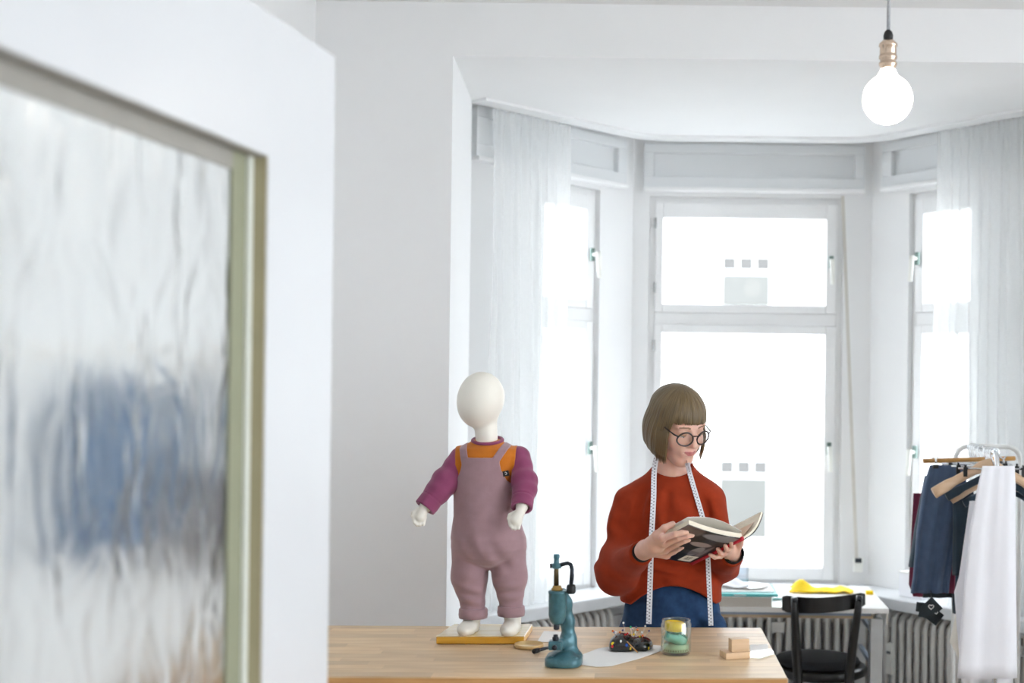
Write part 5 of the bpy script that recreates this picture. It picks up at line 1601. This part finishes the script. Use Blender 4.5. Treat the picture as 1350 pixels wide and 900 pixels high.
# backrest board: thick curved plank, middle nearest the camera
V = []; n = 18
for i in range(n + 1):
    t = i / n; u = 2 * t - 1
    xl, xr = 1031, 1141
    x = xl + (xr - xl) * t
    yt = 783.5 + (780 - 783.5) * t + 5.5 * (1 - u * u) ; yb = 806.5 + (799.5 - 806.5) * t + 5.0 * (1 - u * u)
    ed = max(0, abs(u) - 0.9) / 0.1
    yt += 2.5 * ed * ed; yb -= 2.5 * ed * ed
    Y = YR + 0.05 * u * u
    V += [cw(x, yt, Y), cw(x, yb, Y), cw(x, yb, Y) + Vector((0, 0.016, 0)), cw(x, yt, Y) + Vector((0, 0.016, 0))]
Fc = []
for i in range(n):
    a, b = 4 * i, 4 * i + 4
    for k in range(4): Fc.append((a + k, a + (k + 1) % 4, b + (k + 1) % 4, b + k))
Fc += [(3, 2, 1, 0), (4 * n, 4 * n + 1, 4 * n + 2, 4 * n + 3)]
from_data('backrest', V, Fc, M['bentwood'], chair, local=True, bevel=0.003, smooth=False)
for pts in ([(1047, 789, 5.222), (1048, 812, 5.228), (1050, 860, 5.27), (1052, 900, 5.26)], [(1133, 787, 5.232), (1130, 812, 5.232), (1123, 860, 5.27), (1119, 900, 5.26)]):
    P = [cw(*p) for p in pts]
    foot = Vector((P[-1].x + (-0.02 if P[-1].x < 0 else 0.03), P[-1].y - 0.02, 0.006))
    g = MB(); g.tube([P[0] + Vector((0, -0.004, 0.006))] + P[1:] + [foot], [0.013, 0.0165, 0.019, 0.019, 0.014], 12, flat=0.9); pst = g.build('back_leg', M['bentwood'], chair, local=True)
    q2 = P[0] + Vector((0, -0.016, -0.004))
    g = MB(); g.lathe([(0.001, 0), (0.008, 0.001), (0.009, 0.004), (0.009, 0.006)], q2, n=14, R=Matrix.Rotation(PI / 2, 3, 'X')); g.build('bolt_head', M['dark_steel'], pst, local=True)
for s in (-1, 1):
    g = MB(); g.tube([(s * 0.145, 0.13, CZ - 0.03), (s * 0.155, 0.145, 0.25), (s * 0.165, 0.165, 0.006)], [0.019, 0.016, 0.012], 12); g.build('front_leg', M['bentwood'], chair, local=True)
rg = [(0.150 * math.cos(2 * PI * i / 32), 0.150 * math.sin(2 * PI * i / 32), 0.27) for i in range(33)]
g = MB(); g.tube(rg, 0.0095, 8, caps=False); g.build('stretcher_ring', M['bentwood'], chair, local=True)
ar = [(0.14 * math.cos(PI * i / 16), -0.165 + 0.02 * abs(math.cos(PI * i / 16)), CZ - 0.19 + 0.14 * math.sin(PI * i / 16)) for i in range(17)]
g = MB(); g.tube(ar, 0.009, 8); g.build('bent_brace', M['bentwood'], chair, local=True)

# ================================================================== CLOTHES RACK
RY0, RY1 = 4.47, 5.03
rk = empty('clothes_rack', (at(1303, 800, 4.75).x, 4.75, 0.012), label='white metal clothes rack with rounded top at the right edge of the photo', cat='clothes rack')
def uframe(Y, xl, xr, ytop, name):
    a, b = at(xl, ytop, Y), at(xr, ytop, Y); r = 0.05
    P = [Vector((a.x, Y, 0.014)), Vector((a.x, Y, a.z - r))]
    P += [Vector((a.x + r - r * math.cos(t), Y, a.z - r + r * math.sin(t))) for t in [PI / 2 * i / 6 for i in range(1, 7)]]
    P += [Vector((b.x - r + r * math.sin(t), Y, a.z - r + r * math.cos(t))) for t in [PI / 2 * i / 6 for i in range(0, 7)]]
    P += [Vector((b.x, Y, 0.014))]
    g = MB(); g.tube(P, 0.0095, 12); return g.build(name, M['rack'], rk), a, b
_, fa, fb = uframe(RY1, 1260, 1345, 588, 'end_frame')
RX = at(1303, 600, 4.7).x; RZ = fa.z - 0.002
g = MB(); g.tube([(RX, RY1, RZ), (RX, 4.60, RZ), (RX, 4.575, RZ - 0.012), (RX, 4.566, RZ - 0.05), (RX, 4.566, 0.014)], 0.009, 12); g.build('rail', M['steel'], rk)
g = MB(); g.tube([(fa.x, RY1, 0.03), (RX, 4.566, 0.03), (fb.x, RY1, 0.03)], 0.012, 10); g.build('base_bar', M['rack'], rk)

def hook_pts(Y, drop=0.055):
    r = 0.017
    return [Vector((RX + r * math.cos(t), Y, RZ + r * math.sin(t) - 0.001)) for t in [-0.5 + (PI + 0.4) * i / 10 for i in range(11)]] + [Vector((RX - 0.006, Y, RZ - 0.032)), Vector((RX, Y, RZ - drop))]
# plain chrome clip hangers
clip0 = None
for i, (Y, rz) in enumerate(((4.605, 0.02), (4.71, -0.12), (4.90, 0.06), (4.97, -0.04), (4.865, 0.03), (4.935, 0.0))):
    if clip0 is None:
        clip0 = empty('clip_hanger', (RX, Y, RZ))
        g = MB(); g.tube([p - Vector((RX, Y, RZ)) for p in hook_pts(Y)], 0.0024, 8); g.build('hook', M['steel'], clip0, local=True)
        g = MB(); g.tube([(-0.13, 0, -0.058), (0.13, 0, -0.058)], 0.0035, 8); g.build('bar', M['steel'], clip0, local=True)
        for s in (-0.105, 0.105):
            g = MB(); g.box((s, 0, -0.070), (0.014, 0.010, 0.034)); g.tube([(s, -0.012, -0.046), (s, 0, -0.056), (s, 0.012, -0.046)], 0.003, 6); g.build('clip', M['black'], clip0, local=True)
        o = clip0
    else:
        o = dup(clip0); o.location = (RX, Y, RZ)
    o.rotation_euler = (0, 0, rz)
    tag(o, ('chrome clip hanger holding up the long white cloth, frontmost on the rack', 'chrome clip hanger just in front of the golden wooden hanger', 'chrome clip hanger just behind the golden wooden hanger', 'chrome clip hanger at the rear end of the rack rail', 'chrome clip hanger, second behind the golden wooden hanger', 'chrome clip hanger, last but one towards the rear of the rack')[i], 'hanger', 'chrome clip hangers on the clothes rack')
# golden wooden trouser hanger
wh = empty('trouser_hanger', (RX, 4.80, RZ), label='long golden wooden clip hanger, its end jutting out left of the rack', cat='hanger')
a = at(1217, 607.5, 4.78); b = at(1338, 604, 4.80)
MB().tube([a, b], 0.0085, 10).build('bar', M['rail_wood'], wh)
MB().tube(hook_pts(4.80, 0.05), 0.0024, 8).build('hook', M['steel'], wh)
for x in (1233, 1322):
    c = at(x, 606, 4.775); g = MB(); g.tube([c + Vector((-0.012, 0, 0.010)), c + Vector((0, -0.012, 0.004)), c + Vector((0.010, -0.004, 0.012))], 0.0032, 8); g.tube([c + Vector((0, -0.010, 0.004)), c + Vector((0.001, -0.012, -0.012))], 0.004, 8)
    cl2 = g.build('clip', M['steel'], wh)
    MB().box(c + Vector((0, -0.011, -0.024)), (0.020, 0.010, 0.014)).build('clip_pad', M['black'], cl2)
# wooden shoulder hangers
def shoulder(xh, yh, xe, ye, Y, mat, label, r=0.013):
    h_ = at(xh, yh, Y); e = at(xe, ye, Y - 0.02)
    root = empty('shoulder_hanger', (RX, Y, RZ), label=label, cat='hanger', group=None)
    hw = h_.x - e.x; dz = h_.z - e.z; P = []
    for i in range(17):
        u = 2 * i / 16 - 1; k = abs(u)
        P.append(Vector((h_.x + u * hw, Y - 0.02 * k, h_.z - dz * (k ** 1.15))))
    g = MB(); g.tube(P, [r * (1.25 if abs(i - 8) > 5 else 1.0 + 0.35 * (abs(i - 8) < 2)) for i in range(17)], 10, flat=0.65); g.build('body', mat, root)
    hp = hook_pts(Y); g = MB(); g.tube(hp + [h_], 0.0024, 8); g.build('hook', M['steel'], root)
    return root
shoulder(1303, 612, 1231, 650, 4.62, M['hanger'], 'pale wooden shoulder hanger, frontmost and largest on the rack', 0.0165)
shoulder(1306, 626, 1248, 655, 4.645, M['dark_teal'], 'dark velvet shoulder hanger right behind the frontmost wooden hanger', 0.013)
shoulder(1312, 630, 1254, 659, 4.67, M['hanger'], 'pale wooden shoulder hanger, second of the wooden ones on the rack', 0.012)
shoulder(1318, 640, 1271, 664, 4.695, M['dark_teal'], 'dark velvet shoulder hanger behind the second wooden hanger', 0.012)

def hung(name, prof, Y, dep, nf, amp, mat, label, cat, seed=0, parent=None, top_round=0.5):
    """closed cloth hanging from a bar: prof = rows (py, xl, xr)"""
    r = random.Random(seed); ph = [r.uniform(0, 6.28) for _ in range(4)]
    rows_ = []
    for i in range(len(prof) - 1):
        for k in range(6): t = k / 6; rows_.append([prof[i][j] + (prof[i + 1][j] - prof[i][j]) * t for j in range(3)])
    rows_.append(list(prof[-1]))
    rings = []; N = 48
    for ri, (py, xl, xr) in enumerate(rows_):
        v = ri / (len(rows_) - 1)
        A, B = at(xl, py, Y), at(xr, py, Y); c = (A + B) / 2; hw = (B - A).length / 2
        d = dep * (0.35 + 0.65 * min(1, v * 3)); ring = []
        for j in range(N):
            a = 2 * PI * j / N; u = math.cos(a)
            w_ = math.copysign(abs(math.sin(a)) ** 0.6, math.sin(a))
            f_ = amp * min(1, 0.25 + v) * math.sin(nf * PI * u + ph[0] + 0.6 * math.sin(2.5 * v + ph[1])) + 0.3 * amp * math.sin(2.3 * nf * PI * u + ph[2])
            ring.append(Vector((c.x + u * hw, Y + w_ * d / 2 + f_, A.z + (B.z - A.z) * (u + 1) / 2)))
        rings.append(ring)
    g = MB(); g.loft(rings[::-1]); o = g.build(name, mat, parent)
    return tag(o, label, cat) if parent is None else o
hung('trousers', [(613, 1226, 1275), (640, 1217, 1274), (700, 1208, 1262), (760, 1203, 1252), (781, 1200, 1250)], 4.79, 0.040, 3, 0.010, M['navy'], 'grey navy trousers clipped to the golden hanger, widest of the dark clothes', 'trousers', 1)
hung('leggings', [(627, 1219, 1232), (690, 1207, 1222), (747, 1198, 1214)], 4.93, 0.03, 1.5, 0.006, M['dark_teal'], 'dark teal garment peeking out left behind the navy trousers', 'clothing', 2)
hung('burgundy_trousers', [(640, 1244, 1264), (700, 1243, 1262), (781, 1241, 1258)], 4.84, 0.035, 1.5, 0.006, M['burgundy'], 'burgundy garment hanging right of the navy trousers', 'clothing', 3)
hung('burgundy_shorts', [(650, 1204, 1216), (770, 1198, 1210), (786, 1204, 1226)], 4.985, 0.02, 1.5, 0.003, M['burgundy'], 'burgundy garment almost hidden behind the navy trousers, hem showing', 'clothing', 6)
hung('dark_dress', [(648, 1256, 1284), (700, 1257, 1282), (758, 1256, 1276)], 4.735, 0.03, 2, 0.006, M['dark_teal'], 'dark teal garment hanging between the burgundy one and the white cloth', 'clothing', 4)
hung('black_trousers', [(700, 1226, 1258), (787, 1216, 1257)], 4.91, 0.03, 2, 0.005, M['charcoal'], 'charcoal garment whose hem shows below the navy trousers', 'clothing', 5)
hung('teal_dress', [(660, 1258, 1280), (760, 1255, 1268), (808, 1256, 1266)], 4.88, 0.03, 2, 0.005, M['dark_teal'], 'long dark teal garment beside the white cloth, hem lowest', 'clothing', 8)
wc = hung('white_cloth', [(614, 1295, 1338), (640, 1289, 1339), (700, 1278, 1339), (780, 1270, 1340), (893, 1262, 1341)], 4.51, 0.035, 1.5, 0.005, M['white_cloth'], 'long white cotton cloth clipped at the front of the rack', 'cloth', 7)
hung('white_lining', [(660, 1278, 1330), (760, 1264, 1330), (780, 1258, 1330), (906, 1268, 1336)], 4.605, 0.02, 2, 0.006, M['white_cloth'], 'second white cloth showing under and left of the long front cloth', 'cloth', 9)
hung('cream_cloth', [(700, 1280, 1320), (790, 1264, 1320), (846, 1252, 1320), (870, 1266, 1320)], 4.65, 0.02, 2, 0.006, M['cream_cloth'], 'cream cloth whose slanted hem pokes out left of the white cloth', 'cloth', 10)
# bunch of dark swing tags under the trousers
st = empty('swing_tags', at(1226, 800, 4.72), label='bunch of dark printed swing tags hanging below the navy trousers', cat='tag')
def diamond(x, y, s, rot, Y, m):
    c = at(x, y, Y); g = MB(); g.box(c, (s, 0.003, s), Matrix.Rotation(rot, 3, 'Y')); return g.build('tag', m, st), c
t1, c1 = diamond(1228, 801, 0.058, 0.80, 4.72, M['charcoal'])
diamond(1220, 806, 0.045, 0.2, 4.735, M['charcoal']); diamond(1232, 812, 0.050, 0.65, 4.745, M['charcoal']); diamond(1214, 800, 0.035, 0.1, 4.74, M['charcoal'])
hp = []
for i in range(25):
    t = 2 * PI * i / 24
    hp.append(c1 + Vector((0.0006 * 16 * math.sin(t) ** 3 - 0.002, -0.003, 0.0006 * (13 * math.cos(t) - 5 * math.cos(2 * t) - 2 * math.cos(3 * t) - math.cos(4 * t)) + 0.004)))
g = MB(); g.tube(hp, 0.0016, 6, caps=False); g.build('heart_print', M['paper'], t1)
g = MB(); g.tube([c1 + Vector((0.012, -0.003, -0.018)), c1 + Vector((0.018, -0.003, -0.022)), c1 + Vector((0.023, -0.003, -0.014))], 0.0017, 6); g.build('smile_print', M['paper'], t1)
MB().tube([at(1228, 795, 4.722), at(1227, 778, 4.755)], 0.0015, 6).build('string', M['black'], st)
pb = empty('storage_box', on_plane(1245, 812, 0.70), label='pale blue grey box on the right bay sill below the dark clothes', cat='box')
bx = Vector((SR(0.40, -0.10, 0).x, SR(0.40, -0.10, 0).y, 0.70)); pb.location = bx; pb.rotation_euler = (0, 0, math.atan2(dR[1], dR[0]))
MB().box((0, 0, 0.055), (0.14, 0.10, 0.108)).build('body', M['white_cloth'], pb, local=True, bevel=0.004)
MB().box((0, 0, 0.112), (0.144, 0.104, 0.006)).build('lid', M['desk'], pb, local=True, bevel=0.002)

# ================================================================== SEEN THROUGH THE TEXTURED GLASS: clothes on a peg rail
pr = empty('peg_rail', (-1.31, 3.2, 1.70), label='white peg rail on the left wall, behind the textured door glass', cat='peg rail')
MB().box((0, 0, 0), (0.02, 1.5, 0.06)).build('board', M['desk'], pr, local=True, bevel=0.003)
pg = None
for y in (-0.55, -0.22, 0.10, 0.42, 0.62):
    if pg is None: pg = MB().tube([(0.01, 0, 0), (0.06, 0, 0.012)], 0.008, 10).build('peg', M['rail_wood'], pr, local=True); o = pg
    else: o = dup(pg, parent=pr)
    o.location = (0, y, 0)
def wall_garment(name, y0, y1, z0, z1, mat, label, seed):
    r = random.Random(seed); ph = r.uniform(0, 6); N = 40; rings = []
    for k in range(13):
        v = k / 12; z = z1 + (z0 - z1) * v; hw = (y1 - y0) / 2 * (0.35 + 0.65 * min(1, v * 3.0)) * (1 + 0.06 * math.sin(6 * v + ph)); c = (y0 + y1) / 2; ring = []
        for j in range(N):
            a = 2 * PI * j / N
            ring.append(Vector((-1.262 + 0.040 * math.sin(a) * (0.6 + 0.4 * v) + 0.006 * math.sin(9 * math.cos(a) + ph), c + hw * math.cos(a), z)))
        rings.append(ring)
    g = MB(); g.loft(rings[::-1]); return tag(g.build(name, mat), label, 'clothing')
wall_garment('blue_jacket', 2.62, 3.04, 1.27, 1.655, M['blue_knit'], 'blue garment on the peg rail, seen blurred through the door glass', 1)
wall_garment('grey_shirt', 3.08, 3.42, 1.36, 1.655, M['greyblue'], 'grey blue garment on the peg rail behind the door glass', 2)
bagr = empty('dark_bag', (-1.15, 3.34, 1.17), label='dark plum bag hanging by its strap from the peg rail, behind the door glass', cat='bag')
rings = []
for k in range(9):
    v = k / 8; N = 32; hw = 0.25 * (0.86 + 0.14 * math.sin(PI * v)); ring = []
    for j in range(N):
        a = 2 * PI * j / N
        ring.append(Vector((-1.150 + 0.05 * math.copysign(abs(math.sin(a)) ** 0.6, math.sin(a)) * (1 - 0.5 * v), 3.34 + hw * math.copysign(abs(math.cos(a)) ** 0.6, math.cos(a)), 1.17 + 0.25 * v)))
    rings.append(ring)
MB().loft(rings).build('body', M['dark_plum'], bagr)
MB().tube([(-1.150, 3.14, 1.41), (-1.195, 3.22, 1.56), (-1.252, 3.30, 1.716), (-1.195, 3.40, 1.56), (-1.150, 3.54, 1.41)], 0.008, 8).build('strap', M['dark_plum'], bagr)
